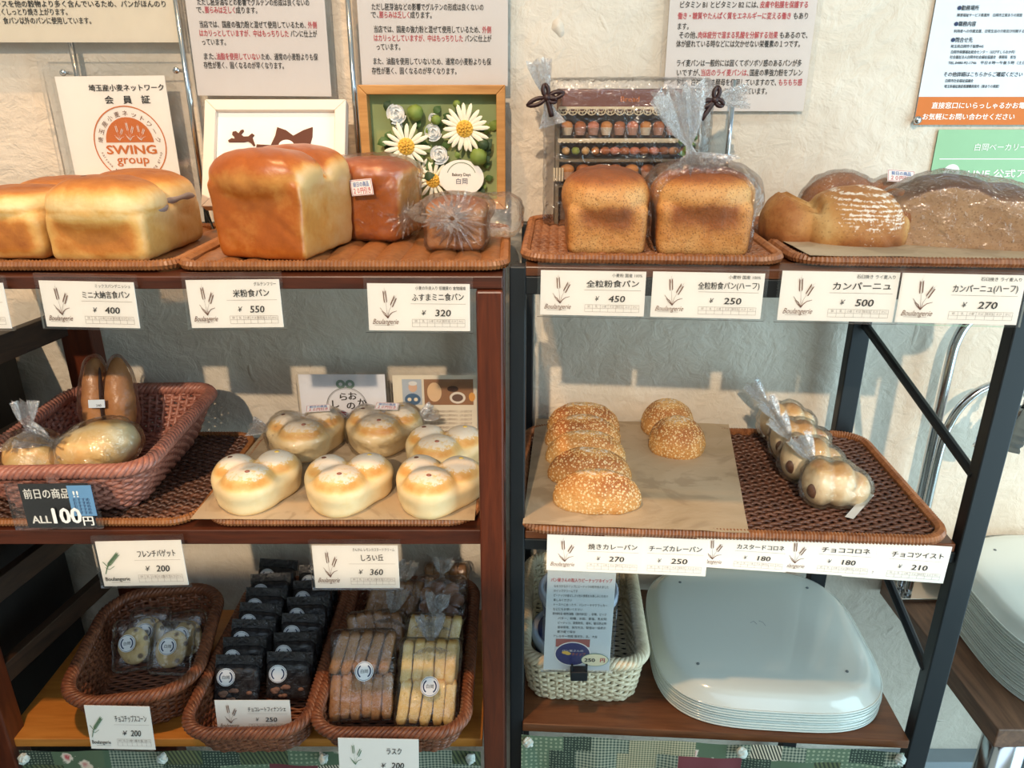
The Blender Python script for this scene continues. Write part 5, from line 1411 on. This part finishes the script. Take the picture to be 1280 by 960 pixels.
# bagged cornets
def cornet(p):
    u = None
    for x_, r_ in ((-.014, .0265), (.006, .0260), (.022, .0200)):
        e_ = s_ell(p, (x_, .10 * x_, r_ * .9), (.0185, r_, r_)); u = e_ if u is None else smin(u, e_, .0035)
    return smax(u, -p[:, 2], .004)
NL = ['bagged chocolate cornet nearest the front, on the woven tray', 'second bagged cornet from the front, dark filling showing', 'third bagged cornet from the front in the slanting row', 'rearmost bagged cornet, long and tan, with a tall tied neck']
for i, (x, y, rz) in enumerate(((.362, .058, -12), (.357, .118, -8), (.362, .172, -6), (.366, .228, 4))):
    t = thing('cornet', NL[i], 'bread', (x, y, .9665), (0, 0, R(rz)), 'bagged cornets on the woven tray')
    dough('bun', cornet, (0, 0, .018), 26, B_['cornet'], lambda V, N, k=i: (.12 + .62 * sst(N[:, 2], .35, .9) * (.65 + .35 * wob(V, 90, k)), 0), t, .0006, 50 + i)
    mb = MB(); mb.add(CS(6)[0] * np.array((.0115, .006, .0105)) + np.array((-.019, -.0195, .022)), CS(6)[1]); mb.obj('filling', B_['choc'], t, smooth=True)
    # (the dough's coils are part of the bun's own shape)
    bag(cornet, (0, 0, .018), 24, .003, .005, t, 55 + i)
    frill((-.020, .016, .040), (-.55, .5, .75), .032 if i < 3 else .038, .003, .014, 8, t, 60 + i, skirt=.014, rs=.018)
    if i == 0:
        mb = MB(); mb.add([(.010, -.035, .0014), (.018, -.038, .0014), (.046, .002, .012), (.039, .006, .013), (.010, -.035, .0018), (.018, -.038, .0018), (.046, .002, .0124), (.039, .006, .0134)], [(0,3,2,1),(4,5,6,7),(0,1,5,4),(1,2,6,5),(2,3,7,6),(3,0,4,7)]); mb.obj('printed_tape', plain((196, 200, 200), .4, 0, 'printed_tape'), t)

# ============================================================ bottom shelf, left rack
LZ = 0.668
woven_basket('snack_basket', 'oval-cornered reddish basket holding bagged scones at the lower left', (-.478, .108, LZ), R(10), .118, .165, .152, .212, .062, 'basket_brown', r=.05, levels=12, rim_r=.0075, group='reddish snack baskets on the bottom shelf')
woven_basket('snack_basket', 'narrow reddish basket of dark wrapped cakes, middle of the bottom shelf', (-.311, .106, LZ), R(1), .118, .235, .142, .288, .052, 'basket_brown', r=.035, levels=11, rim_r=.0068, group='reddish snack baskets on the bottom shelf')
woven_basket('snack_basket', 'reddish basket of rusk bags beside the wooden post', (-.142, .106, LZ), 0, .146, .235, .176, .288, .052, 'basket_brown', r=.035, levels=11, rim_r=.0068, group='reddish snack baskets on the bottom shelf')
def round_sticker(parent, loc, rot, r=.0105):
    mb = MB(); mb.add([(r*math.cos(a/20*2*PI), 0, r*math.sin(a/20*2*PI)) for a in range(20)], [tuple(range(20))])
    e = mkobj('round_sticker', mb.mesh('round_sticker', STK), parent, loc, rot)
    mb = MB(); ring(mb, (0, 0), r * .60, r * .74, -.0003, 125, 235, 8); ring(mb, (0, 0), r * .60, r * .74, -.0003, -55, 55, 8); ring(mb, (0, 0), r * .88, r * .92, -.0003, 0, 360, 24); mb.obj('printed_wreath', M['ink_navy'], e)
    write(e, '白岡', 0, 0, r * .42, 'ink', align='C', y=-.0004)
    return e
# scones
SC = mat_bread('scone', [(0.1, (232, 206, 150)), (0.5, (214, 178, 116)), (0.95, (160, 110, 60))], .8, speck=((92, 58, 40), 60, .14, .9), bump=1.0)
def scone(label, loc, rot, seed):
    t = thing('scone_bag', label, 'scone bag', loc, rot, 'bagged scones in the basket')
    f = lambda p: s_ell(p, (0, 0, 0), (.020, .009, .024)) + .002 * wob(p, 160, seed)
    dough('scone', f, (0, 0, 0), 18, SC, lambda V, N: (.25 + .3 * wob(V, 120, seed), 0), t, .001, seed, floor=-1, tmax=.1)
    fb = lambda p: s_box(p, (0, 0, .002), (.027, .011, .034), .010); bag(fb, (0, 0, .002), 16, 0, .003, t, seed, M['film_soft'], floor=-1, tmax=.1)
    round_sticker(t, (-.002, -.0155, .004), (R(4), 0, 0), .0112)
    return t
scone('bagged scone at the front left of the scone basket', (-.508, .122, LZ + .040), (R(-38), R(-6), R(6)), 81)
scone('bagged scone at the front right of the scone basket', (-.456, .118, LZ + .038), (R(-38), R(8), R(6)), 82)
scone('bagged scone behind the front left one', (-.502, .152, LZ + .034), (R(-38), R(4), R(10)), 83)
scone('bagged scone behind the front right one, mostly hidden', (-.448, .148, LZ + .032), (R(-38), R(-8), R(4)), 84)

# dark wrapped cakes
DF = NT('black_wrapper'); v_ = DF.coord(); n_ = DF.noise(v_, 90, 3, .6, 1.5); DF.base(DF.ramp(n_, [(.35, (34, 32, 34)), (.65, (58, 54, 54))])); DF.bump(n_, .8, .003); DF.set(Roughness=.22); DF = DF.m
CK = plain((132, 96, 78), .7, 0, 'nut_pieces')
ft = thing('cake_packet', 'dark wrapped cake packet at the front left with a round white sticker', 'cake packet', (0, 0, 0), 0, 'dark wrapped cakes in the middle basket')
V_, F_, _ = star(lambda p: s_box(p, (0, 0, 0), (.028, .008, .024), .008) - .0015 * wob(p, 200, 2), (0, 0, 0), 14, .1)
mb = MB(); mb.add(V_, F_); mb.obj('wrapper', DF, ft, smooth=True)
mb = MB()
for k in range(22): mb.box((-.0275 + k * .0026, -.0005 + .0004 * (k % 2), .029), (.0018, .0016, .012))
mb.b2(-.0285, .0285, -.0006, .0008, .020, .034); mb.obj('crimped_seal', DF, ft)
mb = MB(); rnd = random.Random(9)
for k in range(9): mb.add(CS(2)[0] * np.array((.0045, .0015, .003)) * rnd.uniform(.6, 1.2) + np.array((rnd.uniform(-.016, .020), -.0080, rnd.uniform(-.019, -.002))), CS(2)[1])
mb.obj('nut_pieces', CK, ft, smooth=True)
round_sticker(ft, (-.012, -.0098, .010), (R(3), 0, 0), .0112)
place = []
for i in range(7):
    place.append((-.345 - .002 * i * .3, .052 + i * .031, 'L', i))
for i in range(6):
    place.append((-.282 - .0005 * i, .058 + i * .034, 'R', i))
ordn = ['front', 'second', 'third', 'fourth', 'fifth', 'sixth', 'seventh', 'eighth']
first = True
for x, y, side, i in place:
    lab = ('dark wrapped cake packet at the front %s, round white sticker in full view' % ('left' if side == 'L' else 'right')) if i == 0 else \
          'dark wrapped cake packet, %s from the front in the %s column' % (ordn[i], 'left' if side == 'L' else 'right')
    loc = (x, y, LZ + .040 + (0.001 if i == 0 else .001 + .0025 * i)); rot = (R(-26 - i), R(random.Random(i + (side == 'L') * 20).uniform(-5, 5)), R(random.Random(i * 3).uniform(-4, 4)))
    if first: ft.location = loc; ft.rotation_euler = rot; ft['label'] = lab; first = False; pk = ft
    else: pk = dup(ft, loc, rot, lab)

# rusks
RB = mat_bread('brown_rusk', [(0.1, (184, 136, 86)), (0.5, (156, 108, 64)), (0.95, (108, 70, 40))], .8, speck=((110, 66, 36), 260, .2, .5), bump=1.0)
RY = mat_bread('yellow_rusk', [(0.1, (244, 224, 164)), (0.5, (232, 192, 112)), (0.95, (196, 130, 54))], .8, speck=((150, 110, 50), 260, .14, .4), bump=.8)
def rusk_mesh(mat, L, w, d, seed, dark):
    V, F, D = star(lambda p: s_box(p, (0, 0, 0), (w/2 + .0002, d/2, L/2), .0018) - .0007 * wob(p, 260, seed), (0, 0, 0), 10, .1)
    me = bpy.data.meshes.new('rusk'); me.from_pydata(V.tolist(), [], F); me.polygons.foreach_set('use_smooth', [True] * len(F)); me.materials.append(mat)
    a = .3 + .2 * wob(V, 90, seed) + dark * sst(np.abs(V[:, 2]), L * .38, L * .5)
    col = np.stack([np.clip(a, 0, 1), 0 * a, 0 * a, 1 + 0 * a], -1); ca = me.color_attributes.new('crust', 'FLOAT_COLOR', 'POINT'); ca.data.foreach_set('color', col.ravel()); return me
def rusk_bag(label, loc, rot, mat, rows, W, seed, neck=None, stick=True, dark=.5, sp=None):
    t = thing('rusk_bag', label, 'rusk bag', loc, rot, 'rusk bags in the right basket')
    rnd = random.Random(seed); ms = [rusk_mesh(mat, .052, .0125, .020, seed + k, dark) for k in range(2)]
    for (z, n, tilt) in rows:
        for k in range(n):
            x = (k + .5) / n * W - W/2
            mkobj('rusk', ms[k % 2], t, (x, rnd.uniform(-.002, .002), z + rnd.uniform(-.002, .002)), (0, R(tilt + rnd.uniform(-3, 3)), R(rnd.uniform(-8, 8))))
    zs = [r[0] for r in rows]; z0, z1 = min(zs) - .028, max(zs) + .028
    fb = lambda p: s_box(p, (0, 0, (z0+z1)/2), (W/2 + .003, .013, (z1-z0)/2), .008); bag(fb, (0, 0, (z0+z1)/2), 22, .0, .004, t, seed, floor=-1)
    if neck: frill((neck[0], 0, z1 - .006), (neck[1], .25, 1), .032, .003, .014, 8, t, seed, skirt=.016, rs=.020)
    if stick: round_sticker(t, (stick[0], -.0182, stick[1]), (0, 0, 0), .0115)
    return t
LEAN = R(-42)
rusk_bag('front bag of brown rusks with a round sticker, left in the rusk basket', (-.184, .030, LZ + .042), (LEAN, 0, R(3)), RB, [(0, 6, 0), (.050, 5, 14)], .074, 91, None, (.004, .028), .3)
rusk_bag('front bag of yellow rusks with a round sticker, right in the rusk basket', (-.103, .022, LZ + .040), (LEAN, 0, R(-2)), RY, [(0, 5, 4), (.046, 5, 2)], .070, 92, (0, -.1), (.004, .018), .5)
rusk_bag('second bag of yellow rusks tied above the front yellow bag', (-.103, .108, LZ + .068), (R(-40), 0, R(-3)), RY, [(0, 5, 6)], .068, 93, (0, .05), None, .5)
rusk_bag('bag of brown rusks behind the front brown bag', (-.180, .122, LZ + .062), (R(-40), 0, R(4)), RB, [(0, 6, -10)], .070, 94, (.02, .2), None, .3)
rusk_bag('dark brown rusk bag at the back beside the heart bun price card', (-.168, .200, LZ + .056), (R(-35), 0, R(-6)), RB, [(0, 6, 12)], .072, 95, (.01, .1), None, .3)
t = thing('cookie_bag', 'bag of brown cookies with a bluish sticker at the back right of the rusk basket', 'cookie bag', (-.100, .190, LZ + .062), (R(-38), 0, 0))
mb = MB(); rnd = random.Random(31)
for k in range(7):
    a = k / 7 * 2 * PI; V_, F_, _ = star(lambda p: s_ell(p, (0, 0, 0), (.014, .010, .010)) - .0015*wob(p, 300, k), (0, 0, 0), 8, .05)
    me = MB().add(V_, F_).mesh('cookie', plain((176, 118, 66) if k % 2 else (146, 92, 54), .6, 0, 'cookie'), True)
    mkobj('cookie', me, t, (.019 * math.cos(a), rnd.uniform(-.003, .003), .016 * math.sin(a)), (0, -a, 0))
fb = lambda p: s_box(p, (0, 0, .002), (.036, .014, .032), .010); bag(fb, (0, 0, .002), 20, 0, .005, t, 33, floor=-1, tmax=.1)
frill((0, 0, .034), (0, .2, 1), .024, .003, .012, 8, t, 34, skirt=.012, rs=.016)
round_sticker(t, (.002, -.0185, -.002), (0, 0, 0), .0105)
rusk_bag('bag of cookies-coloured rusks in the far right corner of the rusk basket', (-.098, .248, LZ + .052), (R(-22), 0, 0), RB, [(0, 5, 0)], .060, 96, None, None, .3)

# ============================================================ bottom shelf, right rack
RZ = 0.688
woven_basket('ivory_basket', 'ivory woven basket with a notice clipped to it beside the steel post', (.094, .148, RZ), RTH, .132, .200, .148, .222, .066, 'basket_ivory', r=.03, levels=13, stake=.0105, strand=.0024, rim_r=.0078)
TUB = plain((206, 212, 216), .35, 0, 'tub_plastic'); NAVY = plain((44, 56, 104), .3, 0, 'navy_label')
for i, (x, y, z, lab) in enumerate(((.078, .118, RZ + .007, 'lower white tub of whipped spread with a navy label in the ivory basket'), (.088, .138, RZ + .057, 'upper white tub of whipped spread with a navy lid in the ivory basket'))):
    t = thing('spread_tub', lab, 'tub', (x, y, z), 0, 'tubs in the ivory basket')
    mb = MB(); mb.lathe([(.001, 0), (.044, 0), (.050, .036), (.001, .036)], k=40); mb.obj('tub', TUB, t, smooth=True)
    mb = MB(); mb.lathe([(.051, .034), (.053, .036), (.053, .044), (.050, .046), (.047, .044), (.001, .044)], k=40); mb.obj('lid', plain((190, 204, 224), .2, 0, 'tub_lid'), t, smooth=True)
    mb = MB(); mb.lathe([(.044, .0446), (.001, .0446)], k=40); mb.obj('label', NAVY, t)
    mb = MB(); mb.lathe([(.0462, .008), (.0498, .030)], k=40); mb.obj('side_label', NAVY, t, smooth=True)
t = thing('product_notice', 'narrow white peanut spread notice in a clear sleeve, 250円, on the ivory basket', 'notice', (at(724, 778, .028).x, .030, at(724, 778, .028).z), (R(-5), R(1.5), 0))
nw, nh = .079, .134
mb = MB(); mb.b2(-nw/2, nw/2, 0, .0006, -nh/2, nh/2); mb.obj('sheet', plain((218, 226, 228), .5, 0, 'notice_paper'), t)
mb = MB(); mb.b2(-nw/2 - .003, nw/2 + .004, -.002, .0014, -nh/2 - .002, nh/2 + .003); mb.obj('clear_sleeve', M['sleeve'], t)
Z = lambda f: nh/2 - f * nh
X = lambda f: -nw/2 + f * nw
write_line(t, [('パン屋さんの', 'ink_red'), ('粒入りピーナッツ', 'ink_red'), ('ホイップ', 'ink_red')], X(.05), X(.95), Z(.095), .0055, .03)
for i, (a, b, tx) in enumerate(((.10, .92, 'なめらかなホイップにピーナッツの粒を加えました'), (.10, .46, 'ホイップクリームです'), (.10, .92, 'ピーナッツの香ばしさと粒の食感をお楽しみいただけ'), (.10, .38, '楽しみください'), (.10, .92, 'トーストにぬったり、パンケーキやクラッカー'), (.10, .55, 'などにもお使いください'),
                               (.10, .92, '原材料名 植物油脂（国内製造）、砂糖、ピーナ'), (.18, .92, 'バター、粉糖、水飴、食塩、乳化剤'), (.18, .92, 'ピーナッツ、脱脂粉乳、香料、酸化防止剤'), (.18, .92, '賞味期限、保存方法、製造は一括表示'), (.18, .46, '要冷蔵で保存'), (.12, .80, 'アレルギー物質 落花生、乳、大豆'))):
    write_line(t, [(tx, 'ink')], X(a), X(b), Z(.155 + i * .0452), .0038, .0)
mb = MB(); mb.flat([(X(.17), Z(.76)), (X(.68), Z(.76)), (X(.68), Z(.68)), (X(.17), Z(.68))], -.0004); mb.obj('brick_pattern', M[inkc((168, 98, 90))], t)
def ell(cx, cz, rx, rz, ink, y, name): mb = MB(); mb.flat([(cx + rx*math.cos(R(a)), cz + rz*math.sin(R(a))) for a in range(0, 360, 12)], y); return mb.obj(name, M[ink] if ink in M else ink, t)
ell(X(.43), Z(.83), .0215, .0165, 'ink_white', -.0006, 'oval_border'); ell(X(.43), Z(.83), .0203, .0153, inkc((48, 52, 110)), -.0008, 'oval_label')
ell(X(.32), Z(.815), .0042, .0022, inkc((226, 188, 84)), -.0010, 'peanut_mark'); ell(X(.36), Z(.825), .0035, .0020, inkc((226, 188, 84)), -.0011, 'peanut_mark')
write(t, 'パン屋さんの', X(.43), Z(.795), .003, 'ink_white', w=.026, align='C', y=-.0011); write(t, 'ホイップ', X(.52), Z(.83), .0045, 'ink_orange', w=.017, align='C', y=-.0011)
ell(X(.77), Z(.885), .0165, .0088, inkc((90, 140, 120)), -.0011, 'price_oval_border'); ell(X(.77), Z(.885), .0158, .0082, inkc((242, 236, 204)), -.0013, 'price_oval')
write(t, '250', X(.69), Z(.885), .0068, 'ink', w=.013, bold=.03, align='C', y=-.0016); write(t, '円', X(.88), Z(.885), .0062, 'ink_red', bold=.03, align='C', y=-.0016)
q = at(724, 846, .012)
t = thing('binder_clip', 'black clip holding the notice on the rim of the ivory basket', 'clip', q)
mb = MB(); mb.b2(-.010, .010, 0, .012, -.007, .006); mb.obj('clip_body', M['black_metal'], t, bevel=.001)
for k in (-1, 1):
    mb = MB(); mb.b2(k * .0085 - .0012, k * .0085 + .0012, .002, .005, .004, .015); mb.obj('prong', M['black_metal'], t)

# stacked upturned melamine trays
def tray_mesh(w, d, n_exp, h):
    K = 96; th = np.arange(K) / K * 2 * PI
    ex = lambda s_, e: np.sign(s_) * np.abs(s_) ** (2 / e)
    ox, oy = ex(np.cos(th), n_exp), ex(np.sin(th), n_exp)
    mb = MB(); prof = [(.992, -.0005), (1.0, .0002), (1.002, .0014), (.995, .0026), (.975, .0050), (.945, h * .62), (.915, h * .90), (.885, h), (.80, h + .0006), (.4, h + .0008), (.02, h + .0008)]
    V = []
    for s_, z in prof:
        V += [(ox[i] * (w/2 - (1 - s_) * .15), oy[i] * (d/2 - (1 - s_) * .15), z) if s_ > .8 else (ox[i] * w/2 * s_, oy[i] * d/2 * s_, z) for i in range(K)]
    F = [(a*K+i, a*K+(i+1)%K, (a+1)*K+(i+1)%K, (a+1)*K+i) for a in range(len(prof)-1) for i in range(K)]
    F.append(tuple((len(prof)-1)*K + i for i in range(K)))
    mb.add(V, F); return mb.mesh('tray_shell', M['tray'], True)
def tray_stack(n, pitch, base, rot, w, d, ex, h, what, grp, seed):
    me = tray_mesh(w, d, ex, h); rnd = random.Random(seed)
    rim = MB(); K = 96; th = np.arange(K) / K * 2 * PI; e_ = lambda s_: np.sign(s_) * np.abs(s_) ** (2 / ex)
    rim.tube(np.stack([e_(np.cos(th)) * (w/2 + .0003), e_(np.sin(th)) * (d/2 + .0003), np.full(K, .0012)], -1), .0012, 6, closed=True); rm = rim.mesh('rolled_rim', M['tray'], True)
    ordw = ['lowest', 'second', 'third', 'fourth', 'fifth', 'sixth', 'seventh', 'eighth', 'ninth', 'tenth', 'eleventh', 'twelfth', 'thirteenth', 'fourteenth', 'fifteenth', 'sixteenth', 'seventeenth', 'eighteenth']
    for k in range(n):
        lab = ('topmost upturned white tray of %s' % what) if k == n - 1 else ('upturned white tray, %s from the bottom of %s' % (ordw[k], what) if k else 'lowest upturned white tray of %s' % what)
        t = thing('melamine_tray', lab, 'tray', (base[0] + rnd.uniform(-.0008, .0008), base[1] + rnd.uniform(-.0008, .0008), base[2] + .0006 + k * pitch), rot + rnd.uniform(-.004, .004), grp)
        mkobj('tray_shell', me, t); mkobj('rolled_rim', rm, t)
        if k == n - 1:
            for x in (-.32, .32):
                for y in (-.30, .30):
                    mb = MB(); mb.lathe([(.0022, 0), (.0018, .0012), (.0002, .0014)], c=(x * w, y * d, h + .0004), k=10); mb.obj('foot_stud', plain((110, 118, 120), .5, 0, 'stud_grey'), t)
            if n < 12:
                mb = MB()
                for a_, b_ in (((-.008, 0), (-.003, .004)), ((-.003, .004), (.000, -.002)), ((.004, .005), (.009, .002)), ((.009, .002), (.011, -.005))):
                    mb.tube([(a_[0], a_[1], h + .0009), (b_[0], b_[1], h + .0009)], .0003, 4)
                mb.obj('embossed_mark', plain((150, 160, 164), .5, 0, 'emboss_grey'), t)
tray_stack(8, .0038, (.331, .137, RZ), RTH - R(1), .284, .282, 3.5, .017, 'the stack on the steel rack', 'stacked trays on the steel rack', 3)
tray_stack(18, .0043, (.802, .124, .700), R(-3), .366, .306, 3.2, .018, 'the tall stack on the wooden table', 'stacked trays on the wooden table', 5)

# chrome tong stand with tongs at the right
ts = thing('tong_stand', 'bent chrome tube stand with tongs behind the right steel post', 'stand', (at(1155, 600, .255).x, .255, .70))
def tp(px, py, y=.255): q = at(px, py, y); return (q.x - ts.location.x, y - .255, q.z - .70)
a = tp(1155, 600)[0]
P = [(a, 0, .006), (a, 0, .1), (a, 0, .2), (a, 0, .30), (a, 0, .37), (a + .002, 0, .395), (a + .010, 0, .418), (a + .026, 0, .432), (a + .05, 0, .438), (a + .30, 0, .440)]
def smooth_path(P, m=8):
    P = np.array(P, float); out = []
    for i in range(len(P) - 1):
        p0 = P[max(i-1, 0)]; p1 = P[i]; p2 = P[i+1]; p3 = P[min(i+2, len(P)-1)]
        for k in range(m):
            t_ = k / m; out.append(.5 * ((2*p1) + (-p0+p2)*t_ + (2*p0-5*p1+4*p2-p3)*t_**2 + (-p0+3*p1-3*p2+p3)*t_**3))
    out.append(P[-1]); return np.array(out)
mb = MB(); mb.tube(smooth_path(P), .0068, 14, up=(0, 1, 0)); mb.obj('frame_tube', M['chrome'], ts, smooth=True)
P = [(a + .004, -.014, .006), (a + .004, -.014, .12), (a + .004, -.014, .22), (a + .007, -.014, .27), (a + .018, -.014, .305), (a + .040, -.014, .330), (a + .07, -.014, .340), (a + .13, -.014, .338), (a + .28, -.014, .338)]
mb = MB(); mb.tube(smooth_path(P), .0058, 14, up=(0, 1, 0)); mb.obj('hanging_bar', M['chrome'], ts, smooth=True)
mb = MB(); mb.b2(a - .012, a + .30, -.03, .02, .0005, .006); mb.obj('foot_plate', M['chrome'], ts, bevel=.001)
hz = .70 + .338 - .006; hx = ts.location.x
def tong(label, x, rot):
    t = thing('serving_tongs', label, 'tongs', (x, .205, hz), rot, 'tongs hanging on the chrome stand')
    for sgn in (-1, 1):
        pts = []
        for i in range(17):
            f = i / 16; w = .006 + .011 * math.sin(min(1, f * 1.25) * PI * .62) + .0016 * math.sin(f * 34)
            pts.append((w, -.012 - f * .062))
        L_ = [(-p[0], p[1]) for p in pts]; mb = MB()
        V = []
        for (xx, zz), (x2, _) in zip(pts, L_):
            for q_ in (-1, -.5, 0, .5, 1): V.append((xx * q_, sgn * (.004 + .0035 * (1 - q_ * q_)) + sgn * .0, zz))
        mb.add(V, [(i*5+j, i*5+j+1, (i+1)*5+j+1, (i+1)*5+j) for i in range(16) for j in range(4)])
        mb.obj('scalloped_blade', M['chrome'], t, smooth=True)
    mb = MB(); mb.tube([(0, 0, -.014), (0, .004, -.004), (0, 0, .010), (0, 0, .030)], [.004, .003, .003, .0035], 10); mb.obj('handle', M['chrome'], t, smooth=True)
    ring_ = [(0.0055 * math.cos(q), 0, .006 + .0055 * math.sin(q)) for q in np.linspace(0, 2*PI, 20, endpoint=False)]
    mb = MB(); mb.tube(ring_, .0011, 6, closed=True, up=(0, 1, 0)); mb.obj('hanging_ring', M['chrome'], t, smooth=True)
tong('chrome scalloped tongs hanging nearest the right steel post', at(1262, 500, .205).x, (0, R(22), R(20)))
tong('chrome scalloped tongs hanging at the right edge of the photo', at(1284, 500, .205).x, (0, R(8), R(-30)))

flush_text()
bpy.context.view_layer.update()
